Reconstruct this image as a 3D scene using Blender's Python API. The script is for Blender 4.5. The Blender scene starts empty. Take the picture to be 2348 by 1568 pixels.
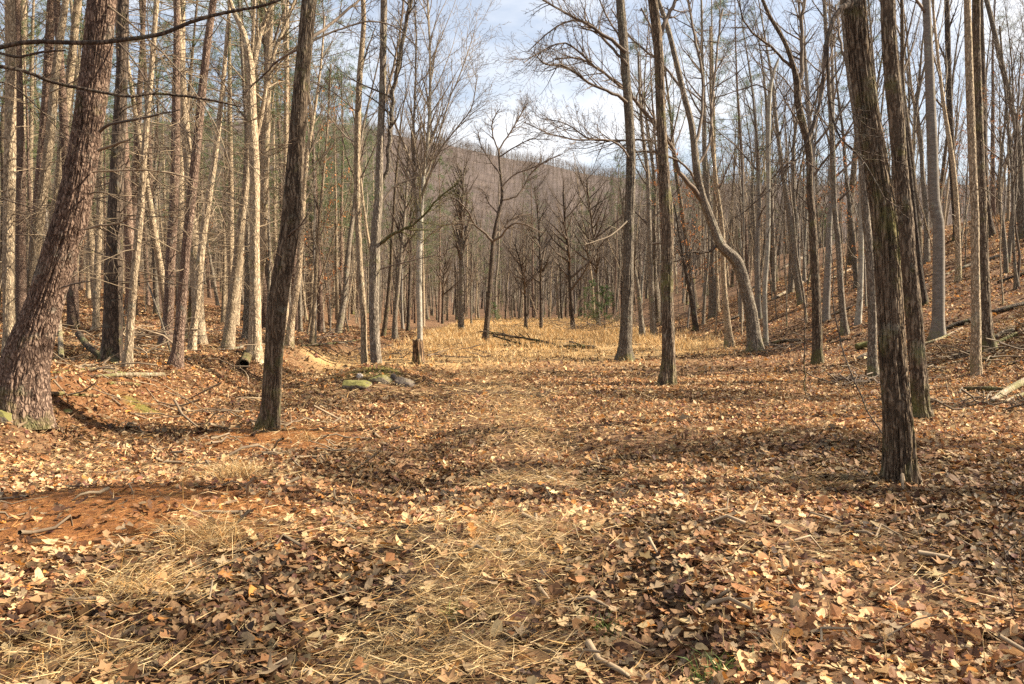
import bpy, math, random
import numpy as np
from mathutils import Vector, Matrix

SEED = 11
rng = np.random.default_rng(SEED)
random.seed(SEED)
sc = bpy.context.scene
COL = sc.collection

# ------------------------------------------------------------------ camera
F = 1825.0                      # focal length in units of a 2347 px wide picture
CX, CY, HORIZON = 1173.5, 784.0, 700.0
PITCH = math.atan((CY - HORIZON) / F)
CAM_Z = 1.6
cam_d = bpy.data.cameras.new('camera')
cam_d.sensor_width = 36.0
cam_d.lens = 36.0 * F / 2347.0
cam_d.clip_start = 0.05
cam_d.clip_end = 5000.0
cam = bpy.data.objects.new('camera', cam_d)
COL.objects.link(cam)
cam.location = (0, 0, CAM_Z)
cam.rotation_euler = (math.pi / 2 - PITCH, 0, 0)
sc.camera = cam

# ------------------------------------------------------------------ light
SUN_AZ, SUN_EL = math.radians(85), math.radians(37)
world = bpy.data.worlds.new('World')
sc.world = world
world.use_nodes = True
wn, wl = world.node_tree.nodes, world.node_tree.links
wn.clear()
w_out = wn.new('ShaderNodeOutputWorld')
w_bg = wn.new('ShaderNodeBackground')
w_bg.inputs['Strength'].default_value = 0.056
w_sky = wn.new('ShaderNodeTexSky')
w_sky.sky_type = 'NISHITA'
w_sky.sun_disc = False
w_sky.sun_elevation = SUN_EL
w_sky.sun_rotation = SUN_AZ
w_sky.air_density = 1.0
w_sky.dust_density = 2.5
w_sky.ozone_density = 1.0
w_tc = wn.new('ShaderNodeTexCoord')
w_map = wn.new('ShaderNodeMapping')
w_map.inputs['Scale'].default_value = (1.3, 1.3, 3.4)
w_map.inputs['Location'].default_value = (7.9, 4.2, 0.3)
w_no = wn.new('ShaderNodeTexNoise')
w_no.inputs['Scale'].default_value = 1.6
w_no.inputs['Detail'].default_value = 7
w_no.inputs['Roughness'].default_value = 0.55
w_ramp = wn.new('ShaderNodeValToRGB')
w_ramp.color_ramp.elements[0].position = 0.44
w_ramp.color_ramp.elements[1].position = 0.58
w_ramp.color_ramp.elements[0].color = (0.34, 0.34, 0.34, 1)
w_ramp.color_ramp.elements[1].color = (1, 1, 1, 1)
w_mix = wn.new('ShaderNodeMix')
w_mix.data_type = 'RGBA'
w_mix.inputs[7].default_value = (5.9, 6.0, 6.2, 1)
wl.new(w_tc.outputs['Generated'], w_map.inputs['Vector'])
wl.new(w_map.outputs['Vector'], w_no.inputs['Vector'])
wl.new(w_no.outputs['Fac'], w_ramp.inputs['Fac'])
wl.new(w_ramp.outputs['Color'], w_mix.inputs[0])
wl.new(w_sky.outputs['Color'], w_mix.inputs[6])
wl.new(w_mix.outputs[2], w_bg.inputs['Color'])
wl.new(w_bg.outputs['Background'], w_out.inputs['Surface'])

sun_d = bpy.data.lights.new('sun', 'SUN')
sun_d.energy = 5.0
sun_d.angle = math.radians(0.5)
sun_d.color = (1.0, 0.87, 0.67)
sun = bpy.data.objects.new('sun', sun_d)
COL.objects.link(sun)
sv = Vector((math.sin(SUN_AZ) * math.cos(SUN_EL), math.cos(SUN_AZ) * math.cos(SUN_EL), math.sin(SUN_EL)))
sun.rotation_euler = sv.to_track_quat('Z', 'Y').to_euler()
sun.location = (40, 5, 40)

sc.view_settings.view_transform = 'Standard'
sc.view_settings.look = 'None'
sc.view_settings.exposure = 1.85
sc.view_settings.gamma = 1.0
sc.view_settings.use_curve_mapping = False
sc.cycles.max_bounces = 4
sc.cycles.diffuse_bounces = 2
sc.cycles.glossy_bounces = 1
sc.cycles.transmission_bounces = 2
sc.cycles.volume_bounces = 0
sc.cycles.use_denoising = False

# ------------------------------------------------------------------ noise
def _hash(ix, iy, iz, s):
    h = (ix * 374761393 + iy * 668265263 + iz * 1274126177 + s * 974634777) & 0xFFFFFFFF
    h = ((h ^ (h >> 13)) * 1103515245) & 0xFFFFFFFF
    h = ((h ^ (h >> 16)) * 2246822519) & 0xFFFFFFFF
    return ((h ^ (h >> 15)) & 0xFFFFFF) / float(0xFFFFFF)

def vnoise(x, y, z=0.0, s=0):
    x, y, z = np.broadcast_arrays(np.asarray(x, float), np.asarray(y, float), np.asarray(z, float))
    ix, iy, iz = np.floor(x).astype(np.int64), np.floor(y).astype(np.int64), np.floor(z).astype(np.int64)
    fx, fy, fz = x - ix, y - iy, z - iz
    fx, fy, fz = fx * fx * (3 - 2 * fx), fy * fy * (3 - 2 * fy), fz * fz * (3 - 2 * fz)
    r = 0
    for a in (0, 1):
        for b in (0, 1):
            for c in (0, 1):
                w = (fx if a else 1 - fx) * (fy if b else 1 - fy) * (fz if c else 1 - fz)
                r = r + w * _hash(ix + a, iy + b, iz + c, s)
    return r

def fbm(x, y, z=0.0, s=0, o=4):
    r, a, t = 0, 1.0, 0
    for k in range(o):
        r = r + a * vnoise(np.asarray(x) * 2 ** k, np.asarray(y) * 2 ** k, np.asarray(z) * 2 ** k, s + k)
        t += a
        a *= 0.5
    return r / t

def smooth(a, b, x):
    t = np.clip((np.asarray(x, float) - a) / (b - a), 0, 1)
    return t * t * (3 - 2 * t)

# ------------------------------------------------------------------ terrain
RIDGE_R = 900.0
RU = np.array([-1.2, -0.64, -0.31, -0.20, -0.128, -0.06, 0.015, 0.09, 0.18, 0.29, 0.45, 0.64, 1.2])
RY = np.array([300, 288, 284, 290, 322, 345, 368, 394, 408, 415, 415, 420, 430])
def softplus(x, k):
    return np.log1p(np.exp(np.clip(x * k, -30, 30))) / k

MOUNDS = []
def H(x, y):
    x, y = np.asarray(x, float), np.asarray(y, float)
    z = 0.17 * (fbm(x * 0.22 + 7, y * 0.22 + 3, 0, 5, 3) - 0.5) + 0.10 * (fbm(x * 0.9, y * 0.9, 0, 9, 3) - 0.5)
    near = smooth(60, 25, y)
    z = z + 0.045 * near * (fbm(x * 3.1, y * 3.1, 0, 15, 2) - 0.5)
    foot = 8.3 + 0.8 * (vnoise(y * 0.08, 2.2, 0, 21) - 0.5) + 0.9 * smooth(14, 6, y)
    s = x - foot
    z = z + 0.37 * (softplus(s, 1.2) - softplus(s - 19, 0.35)) + 0.10 * softplus(s - 19, 0.35)
    z = z + 0.35 * smooth(0, 6, s) * (fbm(x * 0.35, y * 0.35, 0, 31, 3) - 0.5)
    bank = smooth(-4.9, -6.1, x + 0.5 * (vnoise(y * 0.3, 0, 0, 41) - .5)) * smooth(6.5, 9.0, y) * smooth(40, 28, y)
    z = z + 0.52 * bank
    l = -(x + 9.0)
    z = z + 0.15 * (softplus(l, 0.8) - softplus(l - 40, 0.3)) + 0.06 * softplus(l - 40, 0.3)
    # valley end and the ridge
    yy = np.maximum(y, 1.0)
    u = x / yy
    ridge = np.interp(u, RU, (HORIZON - RY) / F * RIDGE_R + CAM_Z) - 13.0
    ridge = ridge + 5.0 * (fbm(u * 9, 0.5, 0, 51, 3) - 0.5)
    t = smooth(70, RIDGE_R, y)
    hill = ridge * (0.55 * t ** 1.5 + 0.45 * t) * smooth(RIDGE_R + 900, RIDGE_R, y)
    hill = hill + smooth(100, 500, y) * smooth(RIDGE_R - 20, 300, y) * 10 * (fbm(x * 0.012, y * 0.012, 0, 61, 3) - 0.5)
    z = np.where(y > 70, z * smooth(900, 200, y) + hill, z)
    # shallow ruts of the old track and small hollows near the viewer
    cx = 0.25 * np.sin(y * 0.25)
    for off in (-0.85, 0.85):
        z = z - 0.075 * np.exp(-((x - cx + 0.35 - off) / 0.24) ** 2) * smooth(30, 14, y)
    for mx, my, mr, mh in MOUNDS:
        z = z + mh * np.exp(-(((x - mx) ** 2 + (y - my) ** 2) / mr ** 2))
    return z

FWD = np.array([0, math.cos(PITCH), -math.sin(PITCH)])
UPV = np.array([0, math.sin(PITCH), math.cos(PITCH)])
RGT = np.array([1.0, 0, 0])
def ray(px, py):
    d = FWD + RGT * ((px - CX) / F) - UPV * ((py - CY) / F)
    return d / d[1]                                     # one metre of depth along y
def at(px, py, depth):
    p = ray(px, py) * depth
    return np.array([p[0], p[1], p[2] + CAM_Z])
def hit(px, py, dmin=2.0, dmax=400.0):
    r = ray(px, py)
    ys = np.geomspace(dmin, dmax, 2500)
    zz = CAM_Z + r[2] * ys
    hh = H(r[0] * ys, ys)
    k = np.argmax(zz <= hh)
    if zz[k] > hh[k]:
        k = len(ys) - 1
    return np.array([r[0] * ys[k], ys[k], hh[k]])

# small earth rises, in metres: (x, y, radius, height)
MOUNDS += [(-2.75, 15.9, 1.05, 0.42), (-6.6, 10.8, 1.3, 0.22), (1.5, 5.8, .9, .07), (-1.0, 7.6, .9, -0.10),
           (-0.2, 6.9, 1.3, 0.06), (-.68, 3.9, .35, -0.13), (-1.55, 7.7, .45, -.12), (-.95, 8.1, .35, -.10), (-3.2, 6.2, 1.3, 0.08), (-.3, 8.4, 1.6, -.07), (.4, 5.1, .7, .08),
           (-4.2, 7.9, 1.5, -0.09), (2.8, 9.5, 1.8, .06), (-.3, 12.5, 2.0, -.05), (3.5, 6.2, 1.5, -.05)]

# ------------------------------------------------------------------ mesh helpers
def make_mesh(name, verts, quads=None, tris=None, smooth_on=True, mats=(), mat_q=None, mat_t=None, col=None):
    me = bpy.data.meshes.new(name)
    verts = np.asarray(verts, np.float32)
    me.vertices.add(len(verts))
    me.vertices.foreach_set('co', verts.ravel())
    q = np.zeros((0, 4), np.int64) if quads is None else np.asarray(quads, np.int64).reshape(-1, 4)
    t = np.zeros((0, 3), np.int64) if tris is None else np.asarray(tris, np.int64).reshape(-1, 3)
    me.loops.add(q.size + t.size)
    me.loops.foreach_set('vertex_index', np.concatenate([q.ravel(), t.ravel()]).astype(np.int32))
    n = len(q) + len(t)
    me.polygons.add(n)
    starts = np.concatenate([np.arange(len(q)) * 4, q.size + np.arange(len(t)) * 3]).astype(np.int32)
    me.polygons.foreach_set('loop_start', starts)
    try:
        me.polygons.foreach_set('loop_total', np.concatenate([np.full(len(q), 4), np.full(len(t), 3)]).astype(np.int32))
    except Exception:
        pass
    me.polygons.foreach_set('use_smooth', np.full(n, smooth_on, bool))
    for m in mats:
        me.materials.append(m)
    if mat_q is not None or mat_t is not None:
        a = np.zeros(len(q), np.int32) if mat_q is None else np.asarray(mat_q, np.int32)
        b = np.zeros(len(t), np.int32) if mat_t is None else np.asarray(mat_t, np.int32)
        me.polygons.foreach_set('material_index', np.concatenate([a, b]))
    if col is not None:
        c = np.asarray(col, np.float32)
        if c.shape[1] == 3:
            c = np.concatenate([c, np.ones((len(c), 1), np.float32)], 1)
        at_ = me.attributes.new('tint', 'FLOAT_COLOR', 'POINT')
        at_.data.foreach_set('color', c.ravel())
    me.update(calc_edges=True)
    return me

def link(name, me, parent=None, loc=None):
    o = bpy.data.objects.new(name, me)
    COL.objects.link(o)
    if parent is not None:
        o.parent = parent
    if loc is not None:
        o.location = loc
    return o
def tag(o, label=None, cat=None, group=None, kind=None):
    if label: o['label'] = label
    if cat: o['category'] = cat
    if group: o['group'] = group
    if kind: o['kind'] = kind
    return o
def thing(name, loc, label, cat, group=None):
    return tag(link(name, None, loc=loc), label, cat, group)

def norm(v):
    return v / np.maximum(np.linalg.norm(v, axis=-1, keepdims=True), 1e-9)

def tubes(branches):
    """branches: list of (pts (n,3), radii (n,), sides) -> verts, quads"""
    groups = {}
    for p, r, s in branches:
        groups.setdefault((len(p), s), []).append((p, r))
    V, Q, off = [], [], 0
    for (n, s), items in groups.items():
        P = np.array([i[0] for i in items], float)
        R = np.array([i[1] for i in items], float)
        B = len(items)
        T = np.empty_like(P)
        T[:, 1:-1] = P[:, 2:] - P[:, :-2]
        T[:, 0] = P[:, 1] - P[:, 0]
        T[:, -1] = P[:, -1] - P[:, -2]
        T = norm(T)
        mean = norm(P[:, -1] - P[:, 0])
        ref = np.where(np.abs(mean[:, 2:3]) > 0.8, np.array([[1.0, 0, 0]]), np.array([[0, 0, 1.0]]))
        ref = np.repeat(ref[:, None, :], n, 1)
        U = norm(np.cross(T, ref))
        W = np.cross(T, U)
        th = np.arange(s) * 2 * math.pi / s
        ring = P[:, :, None, :] + R[:, :, None, None] * (np.cos(th)[None, None, :, None] * U[:, :, None, :] + np.sin(th)[None, None, :, None] * W[:, :, None, :])
        V.append(ring.reshape(-1, 3))
        b = np.arange(B)[:, None, None] * n * s
        k = np.arange(n - 1)[None, :, None] * s
        j = np.arange(s)[None, None, :]
        j2 = (j + 1) % s
        q = np.stack([b + k + j, b + k + j2, b + k + s + j2, b + k + s + j], -1).reshape(-1, 4) + off
        Q.append(q)
        off += B * n * s
    return np.concatenate(V), np.concatenate(Q)

def perp(d, rs):
    v = rs.normal(size=3)
    v -= v.dot(d) * d
    return v / (np.linalg.norm(v) + 1e-9)

def grow(acc, p, d, L, r, lvl, rs, P):
    """recursive bare limb; P: per-level parameters"""
    n = P['seg'][lvl]
    pts = [np.array(p, float)]
    d = d / np.linalg.norm(d)
    cur = d.copy()
    wob, up = P['wob'][lvl], P['up'][lvl]
    for k in range(n):
        cur = cur + rs.normal(size=3) * wob + np.array([0, 0, up])
        cur /= np.linalg.norm(cur)
        pts.append(pts[-1] + cur * L / n)
    pts = np.array(pts)
    rad = r * (1 - 0.82 * np.linspace(0, 1, n + 1) ** P.get('tap', 0.9))
    rad = np.maximum(rad, P.get('rmin', 0.0022))
    acc.append((pts, rad, P['side'][lvl]))
    if lvl + 1 < len(P['n']):
        sprout(acc, pts, rad, L, lvl + 1, rs, P)
def sprout(acc, pts, rad, L, lvl, rs, P, t0=None, n=None):
    n = P['n'][lvl] if n is None else n
    n = max(1, int(round(n * rs.uniform(0.75, 1.25))))
    t0 = P['t0'][lvl] if t0 is None else t0
    m = len(pts) - 1
    for k in range(n):
        t = t0 + (1 - t0) * (k + rs.uniform(0, 1)) / n
        f = min(t * m, m - 1e-6)
        i = int(f)
        q = pts[i] + (pts[i + 1] - pts[i]) * (f - i)
        tang = pts[i + 1] - pts[i]
        tang = tang / (np.linalg.norm(tang) + 1e-9)
        a = math.radians(P['ang'][lvl] * rs.uniform(0.7, 1.3))
        dd = tang * math.cos(a) + perp(tang, rs) * math.sin(a)
        rr = (rad[i] * (1 - (f - i)) + rad[i + 1] * (f - i)) * P['rr'][lvl]
        LL = L * P['lr'][lvl] * rs.uniform(0.6, 1.25) * (1 - 0.45 * t)
        grow(acc, q, dd, LL, rr, lvl, rs, P)

def spline(pts, n):
    """smooth resample of a polyline (n rows), any columns"""
    pts = np.asarray(pts, float)
    s = np.concatenate([[0], np.cumsum(np.linalg.norm(np.diff(pts[:, :3], axis=0), axis=1))])
    m = len(pts)
    tan = np.zeros_like(pts)
    if m > 2:
        for i in range(1, m - 1):
            tan[i] = (pts[i + 1] - pts[i - 1]) / (s[i + 1] - s[i - 1])
    tan[0] = (pts[1] - pts[0]) / (s[1] - s[0])
    tan[-1] = (pts[-1] - pts[-2]) / (s[-1] - s[-2])
    u = n if isinstance(n, np.ndarray) else np.linspace(0, s[-1], n)
    out = np.zeros((len(u), pts.shape[1]))
    idx = np.clip(np.searchsorted(s, u, side='right') - 1, 0, m - 2)
    h = (s[idx + 1] - s[idx])
    t = ((u - s[idx]) / h)[:, None]
    h = h[:, None]
    out = (2 * t**3 - 3 * t**2 + 1) * pts[idx] + (t**3 - 2 * t**2 + t) * h * tan[idx] + (-2 * t**3 + 3 * t**2) * pts[idx + 1] + (t**3 - t**2) * h * tan[idx + 1]
    return out

def trunk_mesh(name, pts, rad, mat, sides=20, step=0.35, furrow=0.03, freq=3.0, flare=0.4, flare_h=0.22, seed=0, lobes=5, cap=False, vert=0.9, lump=0.05, top_step=None):
    """tapered trunk following pts with bark relief and flared roots (local space)"""
    P = np.concatenate([np.asarray(pts, float), np.asarray(rad, float)[:, None]], 1)
    L = np.sum(np.linalg.norm(np.diff(P[:, :3], axis=0), axis=1))
    us = [0.0]
    while us[-1] < L:
        h = us[-1]
        st = step if (top_step is None or h < 6.5) else top_step
        us.append(h + (st * 0.35 if h < flare_h * 3 else st))
    us[-1] = L
    us = np.array(us)
    S = spline(P, us)
    C, R = S[:, :3], np.maximum(S[:, 3], 0.004)
    T = norm(np.gradient(C, axis=0))
    U = norm(np.cross(np.tile([0, 1.0, 0], (len(T), 1)), T))
    W = np.cross(T, U)
    th = np.arange(sides) * 2 * math.pi / sides
    ct, st_ = np.cos(th), np.sin(th)
    zz = us[:, None]
    rs = np.random.default_rng(seed + 100)
    ph = rs.uniform(0, 6.28, 4)
    lob = 0.5 + 0.5 * np.cos(lobes * th + ph[0] + 0.7 * np.sin(2 * th + ph[1]))
    fl = np.exp(-zz / flare_h) * flare * (0.35 + 0.9 * lob[None, :] ** 1.5) + 0.25 * flare * np.exp(-zz / (flare_h * 4)) * lob[None, :]
    n1 = fbm(ct[None, :] * freq + 5 + seed, st_[None, :] * freq + 3, zz * vert, seed, 3)
    rid = 1 - np.abs(2 * n1 - 1) * 2.2
    lo = fbm(ct[None, :] * 0.9 + seed, st_[None, :] * 0.9 + 9, zz * 0.7, seed + 3, 2) - 0.5
    k = 1 + fl + lump * 2 * lo
    Rd = R[:, None] * k + np.minimum(R[:, None] * 0.9, 0.16) * furrow * 2.2 * (rid - 0.82)
    V = C[:, None, :] + Rd[:, :, None] * (ct[None, :, None] * U[:, None, :] + st_[None, :, None] * W[:, None, :])
    n = len(us)
    i = np.arange(n - 1)[:, None] * sides
    j = np.arange(sides)[None, :]
    j2 = (j + 1) % sides
    Q = np.stack([i + j, i + j2, i + sides + j2, i + sides + j], -1).reshape(-1, 4)
    V = V.reshape(-1, 3)
    tris = None
    if cap:
        V = np.concatenate([V, C[-1:][:], C[:1]])
        a = (n - 1) * sides
        jj = np.arange(sides)
        tris = np.concatenate([np.stack([a + jj, a + (jj + 1) % sides, np.full(sides, n * sides)], 1),
                               np.stack([(jj + 1) % sides, jj, np.full(sides, n * sides + 1)], 1)])
    return make_mesh(name, V, Q, tris, True, (mat,))

# ------------------------------------------------------------------ materials
def new_mat(name, rough=0.85):
    m = bpy.data.materials.new(name)
    m.use_nodes = True
    nt = m.node_tree
    b = nt.nodes['Principled BSDF']
    b.inputs['Roughness'].default_value = rough
    b.inputs['Specular IOR Level'].default_value = 0.25
    return m, nt, b
def nd(nt, t, **k):
    n = nt.nodes.new(t)
    for a, v in k.items():
        setattr(n, a, v)
    return n
def noise(nt, vec, scale, detail=4, rough=0.6):
    n = nd(nt, 'ShaderNodeTexNoise')
    n.inputs['Scale'].default_value = scale
    n.inputs['Detail'].default_value = detail
    n.inputs['Roughness'].default_value = rough
    if vec is not None:
        nt.links.new(vec, n.inputs['Vector'])
    return n.outputs['Fac']
def ramp(nt, fac, stops):
    r = nd(nt, 'ShaderNodeValToRGB')
    e = r.color_ramp.elements
    while len(e) > 2:
        e.remove(e[-1])
    while len(e) < len(stops):
        e.new(0.5)
    for k, (p, c) in enumerate(stops):
        e[k].position = p
        e[k].color = (c[0], c[1], c[2], 1) if len(c) == 3 else c
    nt.links.new(fac, r.inputs['Fac'])
    return r.outputs['Color']
def mix(nt, fac, a, b, mode='MIX'):
    m = nd(nt, 'ShaderNodeMix', data_type='RGBA', blend_type=mode)
    if isinstance(fac, (int, float)):
        m.inputs[0].default_value = fac
    else:
        nt.links.new(fac, m.inputs[0])
    for s, v in ((6, a), (7, b)):
        if isinstance(v, tuple):
            m.inputs[s].default_value = (v[0], v[1], v[2], 1)
        else:
            nt.links.new(v, m.inputs[s])
    return m.outputs[2]
def mapping(nt, vec, scale):
    m = nd(nt, 'ShaderNodeMapping')
    m.inputs['Scale'].default_value = scale
    nt.links.new(vec, m.inputs['Vector'])
    return m.outputs['Vector']
def bump(nt, h, strength, dist, bsdf):
    b = nd(nt, 'ShaderNodeBump')
    b.inputs['Strength'].default_value = strength
    b.inputs['Distance'].default_value = dist
    nt.links.new(h, b.inputs['Height'])
    nt.links.new(b.outputs['Normal'], bsdf.inputs['Normal'])

def bark(name, dark, mid, light, moss=0.0, plate=1.0, stretch=0.16, lichen=0.25, bs=0.9, scale=22):
    dark, mid, light = [tuple(.74 * q for q in c_) for c_ in (dark, mid, light)]
    m, nt, b = new_mat(name, 0.9)
    tc = nd(nt, 'ShaderNodeTexCoord')
    oi = nd(nt, 'ShaderNodeObjectInfo')
    v = nd(nt, 'ShaderNodeVectorMath', operation='ADD')
    nt.links.new(tc.outputs['Object'], v.inputs[0])
    nt.links.new(oi.outputs['Random'], v.inputs[1])
    vec = v.outputs['Vector']
    st = mapping(nt, vec, (1, 1, stretch))
    n1 = noise(nt, st, scale, 5, 0.65)
    vo = nd(nt, 'ShaderNodeTexVoronoi', feature='DISTANCE_TO_EDGE')
    vo.inputs['Scale'].default_value = scale * 1.1
    dist_v = nd(nt, 'ShaderNodeVectorMath', operation='MULTIPLY_ADD')
    nn = nd(nt, 'ShaderNodeTexNoise'); nn.inputs['Scale'].default_value = 9
    nt.links.new(vec, nn.inputs['Vector'])
    nt.links.new(nn.outputs['Color'], dist_v.inputs[0]); dist_v.inputs[1].default_value = (0.09, 0.09, 0.05)
    nt.links.new(st, dist_v.inputs[2])
    nt.links.new(dist_v.outputs['Vector'], vo.inputs['Vector'])
    cr = ramp(nt, vo.outputs['Distance'], [(0.0, (0, 0, 0)), (0.28, (1, 1, 1))])
    hgt = mix(nt, 0.5 * plate, n1, cr)
    c = ramp(nt, hgt, [(0.25, dark), (0.5, mid), (0.75, light)])
    big = noise(nt, vec, 1.3, 4, 0.6)
    c = mix(nt, ramp(nt, big, [(0.35, (0, 0, 0)), (0.7, (0.5, 0.5, 0.5))]), c, tuple(0.6 * a + 0.4 * q for a, q in zip(mid, light)))
    if lichen > 0:
        ln = noise(nt, vec, 4.5, 6, 0.7)
        lf = ramp(nt, ln, [(0.56, (0, 0, 0)), (0.68, (lichen, lichen, lichen))])
        c = mix(nt, lf, c, (0.30, 0.31, 0.25))
    if moss > 0:
        mn = noise(nt, vec, 2.3, 6, 0.72)
        sx = nd(nt, 'ShaderNodeSeparateXYZ'); nt.links.new(tc.outputs['Object'], sx.inputs[0])
        hz = nd(nt, 'ShaderNodeMapRange'); hz.inputs['From Min'].default_value = 0.0; hz.inputs['From Max'].default_value = 0.9
        hz.inputs['To Min'].default_value = 0.16; hz.inputs['To Max'].default_value = 0.0
        nt.links.new(sx.outputs['Z'], hz.inputs['Value'])
        ad = nd(nt, 'ShaderNodeMath', operation='ADD'); nt.links.new(mn, ad.inputs[0]); nt.links.new(hz.outputs['Result'], ad.inputs[1])
        mf = ramp(nt, ad.outputs[0], [(0.62 - 0.14 * moss, (0, 0, 0)), (0.80 - 0.12 * moss, (0.75, 0.75, 0.75))])
        c = mix(nt, mf, c, (0.115, 0.115, 0.03))
    hs = nd(nt, 'ShaderNodeHueSaturation')
    mr = nd(nt, 'ShaderNodeMapRange'); mr.inputs['To Min'].default_value = 0.78; mr.inputs['To Max'].default_value = 1.25
    nt.links.new(oi.outputs['Random'], mr.inputs['Value']); nt.links.new(mr.outputs['Result'], hs.inputs['Value'])
    nt.links.new(c, hs.inputs['Color'])
    nt.links.new(hs.outputs['Color'], b.inputs['Base Color'])
    bump(nt, hgt, bs, 0.02, b)
    return m

M = {}
M['oak'] = bark('furrowed_bark', (0.030, 0.020, 0.013), (0.115, 0.078, 0.050), (0.24, 0.185, 0.13), moss=0.55, stretch=0.13, scale=20, bs=1.0)
M['grey'] = bark('grey_bark', (0.055, 0.042, 0.032), (0.17, 0.135, 0.10), (0.32, 0.27, 0.21), moss=0.25, stretch=0.2, scale=24, lichen=0.4)
M['tan'] = bark('tan_bark', (0.10, 0.070, 0.046), (0.34, 0.255, 0.165), (0.56, 0.44, 0.30), moss=0.15, stretch=0.25, scale=24, lichen=0.35, bs=0.7)
M['pine'] = bark('pine_bark', (0.045, 0.025, 0.018), (0.17, 0.105, 0.075), (0.34, 0.24, 0.18), moss=0.1, stretch=0.34, scale=27, lichen=0.3, bs=1.0)
M['pale'] = bark('pale_smooth_bark', (0.14, 0.12, 0.095), (0.30, 0.27, 0.22), (0.48, 0.44, 0.37), moss=0.15, plate=0.35, stretch=0.9, scale=9, lichen=0.5, bs=0.3)
M['beech'] = bark('smooth_grey_bark', (0.10, 0.085, 0.07), (0.21, 0.18, 0.15), (0.33, 0.29, 0.25), moss=0.15, plate=0.15, stretch=3.0, scale=7, lichen=0.4, bs=0.3)
M['dark'] = bark('dark_bark', (0.018, 0.013, 0.010), (0.065, 0.045, 0.032), (0.15, 0.11, 0.08), moss=0.2, stretch=0.16, scale=20)
M['rot'] = bark('rotten_wood', (0.010, 0.007, 0.005), (0.085, 0.050, 0.028), (0.30, 0.19, 0.11), moss=0.25, stretch=0.08, scale=16, bs=1.0)
M['dead'] = bark('weathered_wood', (0.12, 0.085, 0.06), (0.33, 0.25, 0.17), (0.52, 0.43, 0.32), moss=0.35, stretch=0.08, scale=22, lichen=0.2)
M['mosswood'] = bark('mossy_wood', (0.05, 0.04, 0.02), (0.14, 0.12, 0.05), (0.26, 0.22, 0.10), moss=1.3, stretch=0.3, scale=16)

def twig_mat(name, a, bcol):
    a, bcol = tuple(.75 * q for q in a), tuple(.75 * q for q in bcol)
    m, nt, b = new_mat(name, 0.8)
    oi = nd(nt, 'ShaderNodeObjectInfo')
    tc = nd(nt, 'ShaderNodeTexCoord')
    n = noise(nt, tc.outputs['Object'], 3.0, 3)
    r = ramp(nt, n, [(0.3, a), (0.7, bcol)])
    hs = nd(nt, 'ShaderNodeHueSaturation')
    mr = nd(nt, 'ShaderNodeMapRange'); mr.inputs['To Min'].default_value = 0.7; mr.inputs['To Max'].default_value = 1.3
    nt.links.new(oi.outputs['Random'], mr.inputs['Value']); nt.links.new(mr.outputs['Result'], hs.inputs['Value'])
    nt.links.new(r, hs.inputs['Color'])
    nt.links.new(hs.outputs['Color'], b.inputs['Base Color'])
    return m
M['twig'] = twig_mat('twig_bark', (0.075, 0.052, 0.038), (0.20, 0.15, 0.11))
M['twig_pale'] = twig_mat('pale_twig_bark', (0.16, 0.12, 0.085), (0.32, 0.26, 0.19))
M['twig_dead'] = twig_mat('dead_twig_bark', (0.13, 0.09, 0.06), (0.34, 0.26, 0.17))

def tint_mat(name, rough=0.7, trans=0.25, spec=0.3):
    m, nt, b = new_mat(name, rough)
    b.inputs['Specular IOR Level'].default_value = spec
    a = nd(nt, 'ShaderNodeAttribute', attribute_name='tint')
    tc = nd(nt, 'ShaderNodeTexCoord')
    n = noise(nt, tc.outputs['Object'], 60.0, 3)
    c = mix(nt, 1.0, a.outputs['Color'], ramp(nt, n, [(0.25, (0.72, 0.70, 0.68)), (0.75, (1.18, 1.18, 1.18))]), 'MULTIPLY')
    nt.links.new(c, b.inputs['Base Color'])
    tr = nd(nt, 'ShaderNodeBsdfTranslucent')
    nt.links.new(c, tr.inputs['Color'])
    ms = nd(nt, 'ShaderNodeMixShader')
    ms.inputs[0].default_value = trans
    nt.links.new(b.outputs['BSDF'], ms.inputs[1])
    nt.links.new(tr.outputs['BSDF'], ms.inputs[2])
    nt.links.new(ms.outputs['Shader'], nt.nodes['Material Output'].inputs['Surface'])
    return m
M['leaf'] = tint_mat('dry_leaf')
M['straw'] = tint_mat('dry_straw', 0.6, 0.2, 0.35)
M['needle'] = tint_mat('green_needle', 0.5, 0.2, 0.4)

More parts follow.
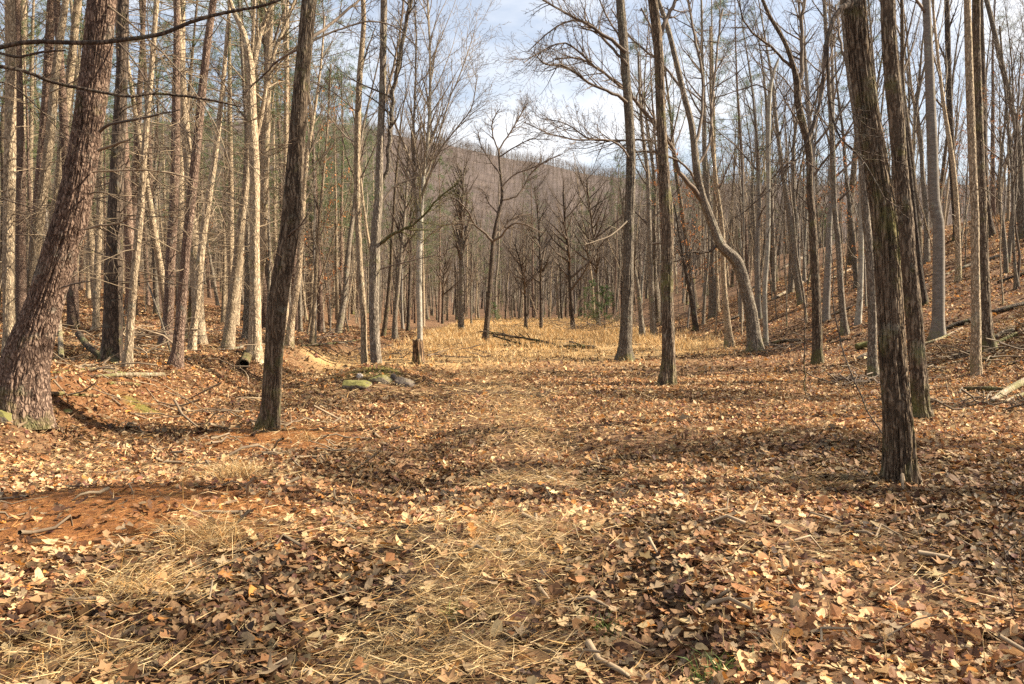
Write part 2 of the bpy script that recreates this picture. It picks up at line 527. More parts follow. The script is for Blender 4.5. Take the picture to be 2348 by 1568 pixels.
# ground: layered earth, duff, straw and litter colours steered by the painted zones (r meadow, g needle duff, b bare soil and painted shade)
def ground_material():
    m, nt, b = new_mat('forest_floor', 0.95)
    tc = nd(nt, 'ShaderNodeTexCoord')
    P = tc.outputs['Object']
    z = nd(nt, 'ShaderNodeAttribute', attribute_name='tint')
    sp = nd(nt, 'ShaderNodeSeparateColor'); nt.links.new(z.outputs['Color'], sp.inputs[0])
    n_f = noise(nt, P, 22, 5, 0.7)
    n_m = noise(nt, P, 2.0, 4, 0.6)
    vo = nd(nt, 'ShaderNodeTexVoronoi'); vo.inputs['Scale'].default_value = 14.0
    nt.links.new(P, vo.inputs['Vector'])
    sv_ = nd(nt, 'ShaderNodeSeparateColor'); nt.links.new(vo.outputs['Color'], sv_.inputs[0])
    litter = ramp(nt, sv_.outputs[0], [(0.0, (0.05, 0.025, 0.013)), (0.35, (0.15, 0.075, 0.036)), (0.6, (0.27, 0.16, 0.085)), (0.85, (0.38, 0.25, 0.14)), (1.0, (0.22, 0.09, 0.04))])
    litter = mix(nt, 0.55, litter, ramp(nt, n_f, [(0.35, (0.035, 0.018, 0.010)), (0.75, (0.26, 0.14, 0.07))]))
    straw = ramp(nt, n_f, [(0.3, (0.28, 0.18, 0.08)), (0.55, (0.48, 0.32, 0.145)), (0.8, (0.62, 0.43, 0.21))])
    duff = ramp(nt, n_f, [(0.3, (0.13, 0.05, 0.015)), (0.55, (0.27, 0.115, 0.035)), (0.75, (0.40, 0.19, 0.06))])
    soil_shade = ramp(nt, n_f, [(0.3, (0.025, 0.015, 0.010)), (0.7, (0.085, 0.05, 0.032))])
    hillc = ramp(nt, noise(nt, mapping(nt, P, (1, 1, 0.3)), 0.06, 9, 0.8), [(0.3, (0.045, 0.035, 0.035)), (0.52, (0.085, 0.066, 0.062)), (0.75, (0.14, 0.112, 0.10))])
    c = mix(nt, sp.outputs[0], litter, straw)
    c = mix(nt, sp.outputs[1], c, duff)
    c = mix(nt, sp.outputs[2], c, soil_shade)
    sx = nd(nt, 'ShaderNodeSeparateXYZ'); nt.links.new(P, sx.inputs[0])
    mr = nd(nt, 'ShaderNodeMapRange'); mr.inputs['From Min'].default_value = 95; mr.inputs['From Max'].default_value = 200
    nt.links.new(sx.outputs['Y'], mr.inputs['Value'])
    c = mix(nt, mr.outputs['Result'], c, hillc)
    mossn = ramp(nt, n_m, [(0.60, (0, 0, 0)), (0.74, (0.35, 0.35, 0.35))])
    c = mix(nt, mossn, c, (0.20, 0.16, 0.05))
    c = mix(nt, z.outputs['Alpha'], c, ramp(nt, n_f, [(0.3, (0.09, 0.085, 0.02)), (0.7, (0.25, 0.22, 0.055))]))
    c = mix(nt, 1.0, c, (0.84, 0.80, 0.76), 'MULTIPLY')
    nt.links.new(c, b.inputs['Base Color'])
    bump(nt, n_f, 1.0, 0.06, b)
    return m
M['ground'] = ground_material()

# ------------------------------------------------------------------ ground sheet
def zones(x, y):
    w = 1.2 * (fbm(x * 0.35, y * 0.35, 0, 71, 3) - 0.5) * 2
    mead = smooth(17.5, 23, y + w * 2.2 - 0.8 * np.abs(x + 0.5) * (x > 0)) * smooth(-5.4, -4.0, x + w) * smooth(9.0 + 0 * x, 6.6 + 0 * x, x + w) * smooth(92, 80, y)
    g1 = smooth(0, 1, 1.6 - np.hypot((x + 3.6) / 1.8, (y - 5.9) / 0.75) + 0.5 * w)
    g2 = smooth(0, 1, 1.35 - np.hypot((x + 3.0) / 1.1, (y - 9.9) / 0.9) + 0.4 * w)
    g3 = smooth(0, 1, 1.4 - np.hypot((x + 6.0) / 1.6, (y - 11.5) / 1.6) + 0.4 * w) * 0.4
    duff = np.clip(g1 + g2 + g3, 0, 1)
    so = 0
    for a, b_, rx, ry in ((-0.35, 8.0, 1.1, 0.28), (-1.6, 7.65, .5, .2), (-0.2, 7.35, 1.3, .22), (-.66, 3.9, .22, 1.3), (-.75, 5.6, .3, .5), (.2, 6.6, 1.0, .18), (-0.15, 14.6, 1.3, .35)):  # dark bands in the track hollows are painted shade, the ditch is soil
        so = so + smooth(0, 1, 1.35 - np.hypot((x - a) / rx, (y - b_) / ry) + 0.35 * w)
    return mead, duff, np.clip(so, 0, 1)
def moss_zone(x, y):
    w = fbm(x * 1.6, y * 1.6, 0, 121, 3) - .5
    m = 0
    for a, b_, q in ((-2.75, 15.4, 1.0), (-6.1, 9.6, .8), (-5.3, 11.4, .3)):
        m = m + smooth(.2, 1, 1.3 - np.hypot(x - a, (y - b_) / .8) / q + 1.6 * w)
    return np.clip(m, 0, 1)

ys = np.concatenate([np.linspace(-25, 1.5, 30)[:-1], np.arange(1.5, 14, 0.09), np.geomspace(14, 80, 190), np.geomspace(81.5, 1900, 110)])
hx = np.concatenate([np.arange(0, 10, 0.11), np.geomspace(10.1, 60, 90), np.geomspace(62, 2400, 60)])
xs = np.concatenate([-hx[:0:-1], hx])
GX, GY = np.meshgrid(xs, ys)
GZ = H(GX, GY)
nx, ny = len(xs), len(ys)
gv = np.stack([GX, GY, GZ], -1).reshape(-1, 3)
i = np.arange(ny - 1)[:, None] * nx
j = np.arange(nx - 1)[None, :]
gq = np.stack([i + j, i + j + 1, i + nx + j + 1, i + nx + j], -1).reshape(-1, 4)
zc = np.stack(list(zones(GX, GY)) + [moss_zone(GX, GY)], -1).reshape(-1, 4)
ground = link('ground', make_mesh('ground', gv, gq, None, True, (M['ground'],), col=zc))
tag(ground, 'valley floor and slopes under brown leaf litter', None, None, 'structure')

# ------------------------------------------------------------------ fallen leaves
PAL = np.array([(0.46, 0.27, 0.14), (0.56, 0.38, 0.22), (0.33, 0.15, 0.065), (0.15, 0.07, 0.04), (0.50, 0.22, 0.055),
                (0.36, 0.26, 0.17), (0.19, 0.075, 0.055), (0.42, 0.21, 0.10), (0.62, 0.46, 0.26), (0.25, 0.12, 0.06), (0.10, 0.05, 0.032)]) * np.array([.90, .90, .84])
PW = np.array([.19, .17, .09, .12, .04, .11, .05, .11, .08, .08, .07]); PW /= PW.sum()

def leaf_template(kind, rs):
    """outline fan of one curled leaf, unit length along x; returns verts, tris"""
    if kind == 0:      # lobed oak leaf
        t = np.linspace(0, 1, 8)
        w = np.array([0.03, 0.20, 0.11, 0.30, 0.15, 0.30, 0.17, 0.02])
        up = np.stack([t - .5, w], 1); lo = np.stack([t[::-1] - .5, -w[::-1]], 1)
        o = np.concatenate([up, lo[1:-1]])
    elif kind == 1:    # maple-like star
        a = np.linspace(0, 2 * math.pi, 10, endpoint=False)
        r = np.where(np.arange(10) % 2 == 0, 0.5, 0.24) * rs.uniform(.85, 1.1, 10)
        o = np.stack([r * np.cos(a), r * np.sin(a)], 1)
    elif kind == 2:    # oval beech leaf
        a = np.linspace(0, 2 * math.pi, 8, endpoint=False)
        o = np.stack([0.5 * np.cos(a), 0.27 * np.sin(a)], 1)
    elif kind == 3:    # six-sided for middle distance
        o = np.array([(-.5, 0), (-.2, .26), (.2, .24), (.5, .02), (.15, -.28), (-.22, -.22)])
    else:              # folded pair
        o = np.array([(-.5, .02), (0, .3), (.5, -.02), (0, -.28)])
    n = len(o)
    if kind == 4:
        v = np.concatenate([o, np.zeros((4, 1))], 1)
        v[1, 2] = v[3, 2] = 0.16
        return v, np.array([(0, 2, 1), (0, 3, 2)])
    c1, c2, c3 = rs.uniform(-0.5, 1.5), rs.uniform(-0.4, 1.6), rs.uniform(-.7, .7)
    zf = lambda x, y: 0.55 * c1 * x * x + 0.9 * c2 * y * y + c3 * x * y - 0.04
    v = np.concatenate([o, zf(o[:, 0], o[:, 1])[:, None]], 1)
    v = np.concatenate([v, [[0, 0, -0.04]]])
    k = np.arange(n)
    return v, np.stack([k, (k + 1) % n, np.full(n, n)], 1)

def scatter(points, size, kinds, rs, tilt=0.55, lift=(0.0, 0.03), tints=None):
    """many leaves as one vertex soup"""
    V, T, C, off = [], [], [], 0
    n = len(points)
    which = rs.integers(0, len(kinds), n)
    if tints is None:
        patch_tone = fbm(points[:, 0] * .55 + 3, points[:, 1] * .8, 0, 111, 4)  # leaf colour goes darker in broad random patches
        tints = PAL[rs.choice(len(PAL), n, p=PW)] * rs.uniform(0.6, 1.25, (n, 1)) * (0.42 + 0.72 * smooth(.36, .58, patch_tone))[:, None]
    for q, k in enumerate(kinds):
        for var in range(4 if k < 4 else 1):
            sel = np.where((which == q) & (np.arange(n) % (4 if k < 4 else 1) == var))[0]
            if not len(sel):
                continue
            tv, tt = leaf_template(k, rs)
            m = len(sel)
            s = size[sel]
            yaw = rs.uniform(0, 6.283, m)
            a, b_ = rs.normal(0, tilt, m), rs.normal(0, tilt, m)
            ca, sa, cb, sb, cy, sy = np.cos(a), np.sin(a), np.cos(b_), np.sin(b_), np.cos(yaw), np.sin(yaw)
            L = tv[None] * s[:, None, None]
            x, y, z = L[..., 0], L[..., 1] * rs.uniform(0.8, 1.15, (m, 1)), L[..., 2]
            y, z = y * ca[:, None] - z * sa[:, None], y * sa[:, None] + z * ca[:, None]
            x, z = x * cb[:, None] + z * sb[:, None], -x * sb[:, None] + z * cb[:, None]
            x, y = x * cy[:, None] - y * sy[:, None], x * sy[:, None] + y * cy[:, None]
            pz = points[sel]
            vv = np.stack([x + pz[:, 0:1], y + pz[:, 1:2], z + pz[:, 2:3] + rs.uniform(lift[0], lift[1], (m, 1))], -1)
            V.append(vv.reshape(-1, 3))
            T.append((tt[None] + (np.arange(m) * len(tv))[:, None, None] + off).reshape(-1, 3))
            C.append(np.repeat(tints[sel], len(tv), 0))
            off += m * len(tv)
    return np.concatenate(V), np.concatenate(T), np.concatenate(C)

def ground_points(n, y0, y1, rs, spread=0.74, power=1.0, pad=0.6):
    y = y0 + (y1 - y0) * rs.uniform(0, 1, n) ** power
    # area-true: width grows with distance
    keep = rs.uniform(0, 1, n) < (y * spread + pad) / (y1 * spread + pad)
    y = y[keep]
    x = rs.uniform(-1, 1, len(y)) * (y * spread + pad)
    return x, y

def place_leaves(n, y0, y1, rs, thin=True):
    x, y = ground_points(n, y0, y1, rs)
    mead, duff, soil_shade = zones(x, y)
    cl = fbm(x * 1.7, y * 1.7, 0, 81, 3)
    p = np.clip(0.55 + 1.5 * (cl - 0.3), 0.35, 1.0) * (1 - 0.86 * mead) * (1 - 0.90 * duff) * (1 - 0.55 * soil_shade)
    straw = sum(np.exp(-((x - a) / r1) ** 2 - ((y - b_) / r2) ** 2) for a, b_, r1, r2, _ in STRAW)
    p = p * (1 - 0.6 * np.clip(straw, 0, 1))
    tr = np.exp(-((x + 0.15 - 0.25 * np.sin(y * .25)) / 0.6) ** 2) * (fbm(x * 1.2, y * .6, 0, 83, 2) > .42) * smooth(26, 18, y)
    p = p * (1 - .5 * tr) * (1 - .72 * moss_zone(x, y))
    k = rs.uniform(0, 1, len(x)) < p
    x, y = x[k], y[k]
    return np.stack([x, y, H(x, y)], 1)

def px_patch(px, py, rx, ry, n):
    h = hit(px, py)
    return (h[0], h[1], rx, ry, n)
STRAW = [(-.1, 4.4, .4, .5, 350), (.0, 5.6, .4, .6, 400), (.1, 7.4, .35, .4, 260), (.2, 9.5, .45, .9, 350), (.15, 11.5, .5, 1.2, 400), (-.1, 14.5, .6, 1.6, 500), (-.3, 18.5, .8, 1.8, 500), px_patch(1120, 1285, .42, .34, 700), px_patch(1130, 1210, .9, .28, 450), px_patch(980, 1400, .4, .25, 450), px_patch(1080, 1520, .5, .2, 600), px_patch(900, 1500, .3, .3, 350),
         px_patch(540, 1085, .42, .3, 380), px_patch(480, 1230, .35, .4, 520), px_patch(320, 1350, .3, .25, 420), px_patch(120, 1520, .5, .2, 420), 
         px_patch(1330, 1120, .8, .3, 300), px_patch(1180, 980, 1.4, .8, 500), px_patch(1150, 900, 1.2, 1.2, 500), px_patch(740, 1000, .8, .6, 200), px_patch(1850, 1110, .45, .3, 200),
         px_patch(100, 1030, .6, .4, 160), px_patch(260, 1080, .8, .3, 200), px_patch(850, 890, 1.5, .8, 400), px_patch(1300, 950, 1.2, .8, 300), px_patch(1480, 1010, 1.4, .6, 200),
         px_patch(1900, 1260, .5, .4, 180), px_patch(2130, 1350, .6, .4, 200), px_patch(850, 1250, .6, .3, 200)]

rs = np.random.default_rng(5)
pn = place_leaves(120000, 2.5, 8.5, rs)
pm = place_leaves(270000, 8.5, 19, rs)
pf = place_leaves(330000, 19, 52, rs)
pf = pf[(pf[:, 0] > -26)]
def lsize(p, a, b, s):
    return np.clip(s.lognormal(math.log(0.056), 0.38, len(p)), 0.022, 0.15) * (a + (b - a) * s.uniform(0, 1, len(p)))
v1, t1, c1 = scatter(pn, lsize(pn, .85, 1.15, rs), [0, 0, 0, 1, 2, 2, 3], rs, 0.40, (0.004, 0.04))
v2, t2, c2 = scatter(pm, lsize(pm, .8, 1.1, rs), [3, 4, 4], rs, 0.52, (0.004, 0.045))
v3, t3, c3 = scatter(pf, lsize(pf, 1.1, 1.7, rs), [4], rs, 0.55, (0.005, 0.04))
lv = np.concatenate([v1, v2, v3])
lt = np.concatenate([t1, t2 + len(v1), t3 + len(v1) + len(v2)])
lc = np.concatenate([c1, c2, c3])
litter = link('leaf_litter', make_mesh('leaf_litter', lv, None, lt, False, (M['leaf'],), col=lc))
tag(litter, 'brown and tan fallen leaves covering the forest floor', 'leaf litter', None, 'stuff')
print('litter tris', len(lt))

# the leaves that show largest, each a piece of the ground
rs = np.random.default_rng(6)
leaf_meshes = []
for k in range(14):
    tv, tt = leaf_template([0, 1, 2, 0][k % 4], rs)
    c = PAL[[1, 0, 8, 7, 4, 5, 1, 2, 0, 8, 7, 1, 5, 0][k]]
    leaf_meshes.append(make_mesh('leaf', tv, None, tt, True, (M['leaf'],), col=np.tile(c * rs.uniform(.65, .95), (len(tv), 1))))
xx, yy = ground_points(1500, 2.95, 5.4, rs, 0.63, 1.0, 0)
for k in range(290):
    o = link('leaf', leaf_meshes[k % 14], ground)
    s = rs.uniform(0.075, 0.13)
    o.location = (xx[k], yy[k], float(H(xx[k], yy[k])) + 0.03 + 0.1 * s)
    o.rotation_euler = (rs.normal(0, .35), rs.normal(0, .35), rs.uniform(0, 6.28))
    o.scale = (s, s, s * 1.2)

# ------------------------------------------------------------------ grass and straw
def blades(base, dirs, length, width, bend, cols):
    """thin two-segment blades: base (n,3), dirs (n,3) unit"""
    n = len(base)
    side = norm(np.cross(dirs, rng.normal(size=(n, 3))))
    w = (width[:, None] * side) / 2
    mid = base + dirs * (length * 0.55)[:, None]
    tip = base + dirs * length[:, None] + bend
    V = np.stack([base - w, base + w, mid - w * .8 + bend * .25, mid + w * .8 + bend * .25, tip], 1)
    k = (np.arange(n) * 5)[:, None]
    T = np.concatenate([k + np.array([[0, 1, 3]]), k + np.array([[0, 3, 2]]), k + np.array([[2, 3, 4]])])
    return V.reshape(-1, 3), T, np.repeat(cols, 5, 0)
SP = np.array([(0.58, 0.40, 0.19), (0.50, 0.32, 0.13), (0.66, 0.50, 0.27), (0.42, 0.23, 0.08), (0.36, 0.25, 0.12), (0.52, 0.30, 0.10)]) * .88
rs = np.random.default_rng(8)
# standing meadow grass
x, y = ground_points(260000, 16, 88, rs, 0.3, 1.0, 3)
x = rs.uniform(-8, 9.5, len(y))
mead, duff, soil_shade = zones(x, y)
k = rs.uniform(0, 1, len(x)) < mead * np.clip(2.6 * (fbm(x * .9, y * .9, 0, 91, 3) - 0.3), 0.06, 1) * smooth(120, 20, y)
x, y = x[k], y[k]
base = np.stack([x, y, H(x, y) - 0.01], 1)
n = len(base)
d = norm(np.stack([rs.normal(0, .3, n), rs.normal(0, .3, n), np.ones(n)], 1))
ln = rs.uniform(.06, .27, n) * (0.6 + 0.8 * fbm(x * .5, y * .5, 0, 95, 2)) * (0.7 + 0.6 * smooth(18, 30, y))
bd = rs.normal(0, .09, (n, 3)) * np.array([1, 1, .3])
gV, gT, gC = blades(base, d, ln, rs.uniform(.006, .014, n) * (0.7 + y / 26), bd, SP[rs.choice(6, n, p=[.30, .20, .22, .08, .08, .12])] * rs.uniform(.9, 1.3, (n, 1)))
tag(link('meadow_grass', make_mesh('meadow_grass', gV, None, gT, False, (M['straw'],), col=gC)), 'golden dry grass standing in the clearing', 'grass', None, 'stuff')
print('meadow', len(gT))
# matted straw patches
Vs, Ts, Cs, off = [], [], [], 0
for a, b_, r1, r2, n in STRAW:
    n = int(n * 1.35)
    x = a + rs.normal(0, r1, n) * .75; y = b_ + rs.normal(0, r2, n) * .75
    base = np.stack([x, y, H(x, y) + 0.015 + rs.uniform(0, .035, n)], 1)
    yaw0 = rs.uniform(-.5, .5)
    yaw = yaw0 + rs.normal(0, .7, n) + (rs.uniform(0, 1, n) < .3) * math.pi
    d = norm(np.stack([np.cos(yaw), np.sin(yaw), rs.normal(.10, .22, n)], 1))
    v, t, c = blades(base, d, rs.uniform(.06, .24, n), rs.uniform(.002, .0045, n) * max(1, b_ / 7), rs.normal(0, .03, (n, 3)), SP[rs.choice(6, n, p=[.25, .15, .3, .05, .2, .05])] * rs.uniform(.7, 1.1, (n, 1)))
    Vs.append(v); Ts.append(t + off); Cs.append(c); off += len(v)
# loose stems all over the leaf litter
x, y = ground_points(24000, 2.6, 20, rs)
n = len(x)
base = np.stack([x, y, H(x, y) + rs.uniform(.01, .05, n)], 1)
yaw = rs.uniform(0, 6.28, n)
d = norm(np.stack([np.cos(yaw), np.sin(yaw), rs.normal(.1, .2, n)], 1))
v, t, c = blades(base, d, rs.uniform(.06, .26, n), rs.uniform(.002, .004, n) * np.maximum(1, y / 6), rs.normal(0, .03, (n, 3)), SP[rs.choice(6, n)] * rs.uniform(.5, 1.0, (n, 1)))
Vs.append(v); Ts.append(t + off); Cs.append(c); off += len(v)
tag(link('matted_straw', make_mesh('matted_straw', np.concatenate(Vs), None, np.concatenate(Ts), False, (M['straw'],), col=np.concatenate(Cs))),
    'flattened dry straw lying in patches between the leaves', 'dry grass', None, 'stuff')
# rust coloured needles on the duff
x, y = ground_points(110000, 3.5, 14, rs, .75)
mead, duff, soil_shade = zones(x, y)
k = rs.uniform(0, 1, len(x)) < duff
x, y = x[k], y[k]; n = len(x)
base = np.stack([x, y, H(x, y) + rs.uniform(.002, .02, n)], 1)
yaw = rs.normal(0.1, .8, n)
d = norm(np.stack([np.cos(yaw), np.sin(yaw), rs.normal(.02, .1, n)], 1))
NP_ = np.array([(0.42, 0.19, 0.055), (0.30, 0.115, 0.035), (0.52, 0.28, 0.10), (0.20, 0.085, 0.03)])
v, t, c = blades(base, d, rs.uniform(.05, .13, n), rs.uniform(.002, .004, n), rs.normal(0, .01, (n, 3)), NP_[rs.choice(4, n)] * rs.uniform(.8, 1.1, (n, 1)))
tag(link('pine_needles', make_mesh('pine_needles', v, None, t, False, (M['straw'],), col=c)), 'rust coloured pine needles matted at the left of the clearing', 'pine needles', None, 'stuff')

# ------------------------------------------------------------------ tree crowns
PB = dict(seg=[6, 5, 4, 3], wob=[.10, .16, .2, .22], up=[.05, .07, .05, .03], side=[6, 4, 3, 3], n=[0, 9, 5, 3], t0=[0, .15, .2, .2],
          ang=[0, 42, 42, 40], rr=[1, .55, .55, .6], lr=[1, .42, .45, .5])
def crown_tree(rs, h, r0, start, n_lim, ang=38, spread=0.34, up=.10, fine=1.0, levels=3, fork=False, wob=.05, lean=.03, rmin=.003):
    """bare broadleaf tree: returns (trunk pts, radii), branches"""
    n = 12
    pts = [np.zeros(3)]
    d = np.array([rs.normal(0, lean), rs.normal(0, lean), 1.0])
    for k in range(n):
        d = d + np.array([rs.normal(0, wob), rs.normal(0, wob), 0.06]); d /= np.linalg.norm(d)
        pts.append(pts[-1] + d * h / n)
    pts = np.array(pts)
    rad = r0 * (1 - 0.93 * np.linspace(0, 1, n + 1) ** 0.95)
    acc = []
    P = dict(seg=[5, 5, 4, 3], wob=[.1, .11, .17, .2], up=[0, up, .06, .03], side=[6, 4, 3, 3], n=[0, n_lim, 6 * fine, 4 * fine][:levels + 1],
             t0=[0, start, .12, .15], ang=[0, ang, 40, 42], rr=[1, .52, .5, .6], lr=[1, spread, .42, .45], rmin=rmin)
    sprout(acc, pts, rad, h, 1, rs, P)
    return (pts, rad), acc

def merge(branches, mat):
    v, q = tubes(branches)
    return v, q

def leaf_clusters(branches, rs, n, size, pal):
    """marcescent leaves hung on twig ends"""
    fine = [b for b in branches if b[2] == 3]
    pts = []
    for k in range(n):
        b = fine[rs.integers(len(fine))]
        pts.append(b[0][rs.integers(1, len(b[0]))] + rs.normal(0, .03, 3))
    pts = np.array(pts)
    tints = pal[rs.integers(0, len(pal), n)] * rs.uniform(.7, 1.2, (n, 1))
    return scatter(pts, rs.uniform(size * .7, size * 1.3, n), [4], rs, 1.2, (-.02, .02), tints)
ORANGE = np.array([(0.46, 0.19, 0.06), (0.38, 0.14, 0.05), (0.50, 0.26, 0.11)])

def crown_mesh(name, acc, mat, leaves=None):
    v, q = tubes(acc)
    mats = [mat]
    if leaves is not None:
        lv_, lt_, lc_ = leaves
        col = np.concatenate([np.ones((len(v), 3)), lc_])
        return make_mesh(name, np.concatenate([v, lv_]), q, lt_ + len(v), False, (mat, M['leaf']), mat_q=np.zeros(len(q)), mat_t=np.ones(len(lt_)), col=col)
    return make_mesh(name, v, q, None, True, mats)

def needle_tufts(pts, dirs, rs, per=16, ln=.16, w=.011, sprd=.9):
    n = len(pts)
    b = np.repeat(pts, per, 0) + rs.normal(0, .05, (n * per, 3))
    d = norm(np.repeat(dirs, per, 0) * .6 + rs.normal(0, sprd, (n * per, 3)))
    L = rs.uniform(.6, 1.2, n * per) * ln
    side = norm(np.cross(d, rs.normal(size=(n * per, 3)))) * w / 2
    V = np.stack([b - side, b + side, b + d * L[:, None]], 1).reshape(-1, 3)
    T = np.arange(n * per * 3).reshape(-1, 3)
    G = np.array([(0.05, 0.095, 0.02), (0.08, 0.135, 0.03), (0.11, 0.165, 0.045), (0.04, 0.07, 0.02)])
    C = np.repeat(np.repeat(G[rs.integers(0, 4, n)] * rs.uniform(.7, 1.2, (n, 1)), per, 0), 3, 0)
    return V, T, C

def pine_tree(rs, h, r0, green0, dead0=0.1, n_dead=60, n_green=34, reach=2.4, tuft=1.0):
    n = 12
    pts = [np.zeros(3)]
    d = np.array([rs.normal(0, .02), rs.normal(0, .02), 1.0])
    for k in range(n):
        d = d + np.array([rs.normal(0, .018), rs.normal(0, .018), 0.04]); d /= np.linalg.norm(d)
        pts.append(pts[-1] + d * h / n)
    pts = np.array(pts)
    rad = r0 * (1 - 0.92 * np.linspace(0, 1, n + 1) ** 1.1)
    dead, green, tp, td = [], [], [], []
    def on(z):
        f = min(z / h * n, n - 1e-6); i = int(f)
        return pts[i] + (pts[i + 1] - pts[i]) * (f - i), rad[i]
    PD = dict(seg=[0, 5, 4, 3], wob=[0, .10, .2, .2], up=[0, -.03, -.01, 0], side=[0, 4, 3, 3], n=[0, 0, 3, 2], t0=[0, 0, .25, .2], ang=[0, 0, 42, 40], rr=[1, 1, .55, .6], lr=[1, 1, .4, .5], rmin=.004)
    for k in range(n_dead):
        z = rs.uniform(dead0, green0 + .05) * h
        p, r = on(z)
        a = rs.uniform(0, 6.283)
        L = reach * rs.uniform(.25, 1.0) * rs.uniform(.4, 1)
        grow(dead, p, np.array([math.cos(a), math.sin(a), rs.uniform(-.15, .3)]), L, rs.uniform(.008, .018), 1, rs, PD)
    PG = dict(PD, up=[0, .05, .05, .03], n=[0, 0, 6, 0])
    PG['n'] = [0, 0, 6]
    for k in range(n_green):
        t = green0 + (1 - green0) * (k + rs.uniform()) / n_green
        p, r = on(t * h)
        a = rs.uniform(0, 6.283)
        L = reach * 1.15 * (1 - .65 * (t - green0) / (1 - green0)) * rs.uniform(.7, 1.1)
        loc = []
        grow(loc, p, np.array([math.cos(a), math.sin(a), rs.uniform(0, .35)]), L, .018, 1, rs, PG)
        green += loc
        for b in loc:
            if b[2] == 3:
                for q in range(1, len(b[0])):
                    tp.append(b[0][q]); td.append(norm(b[0][q] - b[0][q - 1]))
            else:
                tp.append(b[0][-1]); td.append(norm(b[0][-1] - b[0][-2]))
    tufts = needle_tufts(np.array(tp), np.array(td), rs, int(12 * tuft))
    return (pts, rad), dead, green, tufts

def pine_crown_mesh(name, dead, green, tufts, mat):
    v, q = tubes(dead + green)
    tv, tt, tc_ = tufts
    col = np.concatenate([np.ones((len(v), 3)), tc_])
    return make_mesh(name, np.concatenate([v, tv]), q, tt + len(v), False, (mat, M['needle']), mat_q=np.zeros(len(q)), mat_t=np.ones(len(tt)), col=col)

# shared variants: (kind, trunk mesh, crown mesh, height)
VAR = {'bare': [], 'pine': [], 'sap': [], 'beech': [], 'young': []}
rs = np.random.default_rng(21)
spec = [(17, .17, .45, 13, 30, .30, 'grey'), (19, .20, .5, 12, 34, .28, 'oak'), (16, .13, .4, 14, 28, .26, 'tan'), (14, .12, .35, 14, 38, .34, 'grey'),
        (18, .16, .55, 11, 30, .28, 'oak'), (15, .15, .3, 15, 42, .36, 'beech'), (20, .21, .5, 12, 36, .30, 'grey'), (13, .10, .42, 12, 30, .28, 'pale'),
        (12, .15, .22, 15, 58, .46, 'dark'), (13, .17, .25, 15, 52, .44, 'grey'), (11, .12, .2, 14, 62, .5, 'dark')]
for k, (h, r, st, nl, an, spd, bk) in enumerate(spec):
    (p, rd), acc = crown_tree(rs, h, r, st, nl, an, spd, up=.09)
    low = []                                     # short epicormic twigs lower on the stem
    Pl = dict(seg=[0, 4, 3], wob=[0, .2, .2], up=[0, .08, .03], side=[0, 3, 3], n=[0, 14, 2], t0=[0, .08, .2], ang=[0, 60, 45], rr=[1, .12, .7], lr=[1, .10, .5], rmin=.004)
    sprout(low, p[:8], rd[:8], h, 1, rs, Pl)
    tm = trunk_mesh('trunk', p, rd, M[bk], sides=10, step=.9, flare=.35, seed=k)
    VAR['bare'].append((tm, crown_mesh('crown', acc + low, M['twig_pale'] if bk in ('pale', 'tan') else M['twig']), h))
for k in range(4):
    h, r = [19, 21, 17, 15][k], [.17, .2, .14, .13][k]
    (p, rd), dead, green, tuf = pine_tree(rs, h, r, [.46, .5, .42, .36][k], .08, 70, 36, 2.6)
    VAR['pine'].append((trunk_mesh('trunk', p, rd, M['pine' if k % 2 else 'tan'], sides=10, step=.9, flare=.3, seed=30 + k), pine_crown_mesh('crown', dead, green, tuf, M['twig_dead']), h))
for k in range(5):
    h, r = [7, 9, 6, 8, 10][k], [.035, .045, .03, .04, .055][k]
    (p, rd), acc = crown_tree(rs, h, r, [.25, .4, .2, .35, .45][k], 10, 35, .24, up=.12, fine=.7, levels=2, wob=.06, lean=.08, rmin=.003)
    VAR['sap'].append((trunk_mesh('trunk', p, rd, M['tan' if k % 2 else 'grey'], sides=6, step=.7, flare=.2, flare_h=.1, seed=40 + k), crown_mesh('crown', acc, M['twig_pale' if k % 2 else 'twig']), h))
for k in range(2):
    (p, rd), acc = crown_tree(rs, 7, .05, .2, 13, 58, .30, up=.02, fine=1.0, levels=2, rmin=.003)
    VAR['beech'].append((trunk_mesh('trunk', p, rd, M['beech'], sides=6, step=.7, flare=.2, flare_h=.1, seed=50 + k), crown_mesh('crown', acc, M['twig'], leaf_clusters(acc, rs, 420, .085, ORANGE)), 7))
for k in range(2):
    (p, rd), dead, green, tuf = pine_tree(rs, [7, 4.5][k], .06, .12, .05, 6, 40, 1.6, 1.3)
    VAR['young'].append((trunk_mesh('trunk', p, rd, M['pine'], sides=7, step=.7, flare=.2, seed=60 + k), pine_crown_mesh('crown', dead, green, tuf, M['twig']), [7, 4.5][k]))

# crowns that sit on the traced trunks above the picture
TOPS = []
for k in range(4):
    (p, rd), acc = crown_tree(rs, 9.5, .11, .02, 13, 40, .42, up=.07, wob=.07)
    v, q = tubes(acc + [(p, rd, 7)])
    TOPS.append(make_mesh('crown', v, q, None, True, (M['twig'],)))
PTOPS = []
for k in range(3):
    (p, rd), dead, green, tuf = pine_tree(rs, 10.5, .11, .12, .0, 8, 36, 2.5)
    PTOPS.append(pine_crown_mesh('crown', dead + [(p, rd, 7)], green, tuf, M['twig_dead']))

# ------------------------------------------------------------------ traced trees
def to3(px, depth, d_end=None):
    """[(x,y,w)...] picture points -> 3D points and radii at a depth"""
    n = len(px)
    out, rad = [], []
    for k, (x, y, w) in enumerate(px):
        d = depth if d_end is None else depth + (d_end - depth) * k / max(1, n - 1)
        out.append(at(x, y, d))
        rad.append(max(w / 2 * d / F, 0.002))
    return np.array(out), np.array(rad)

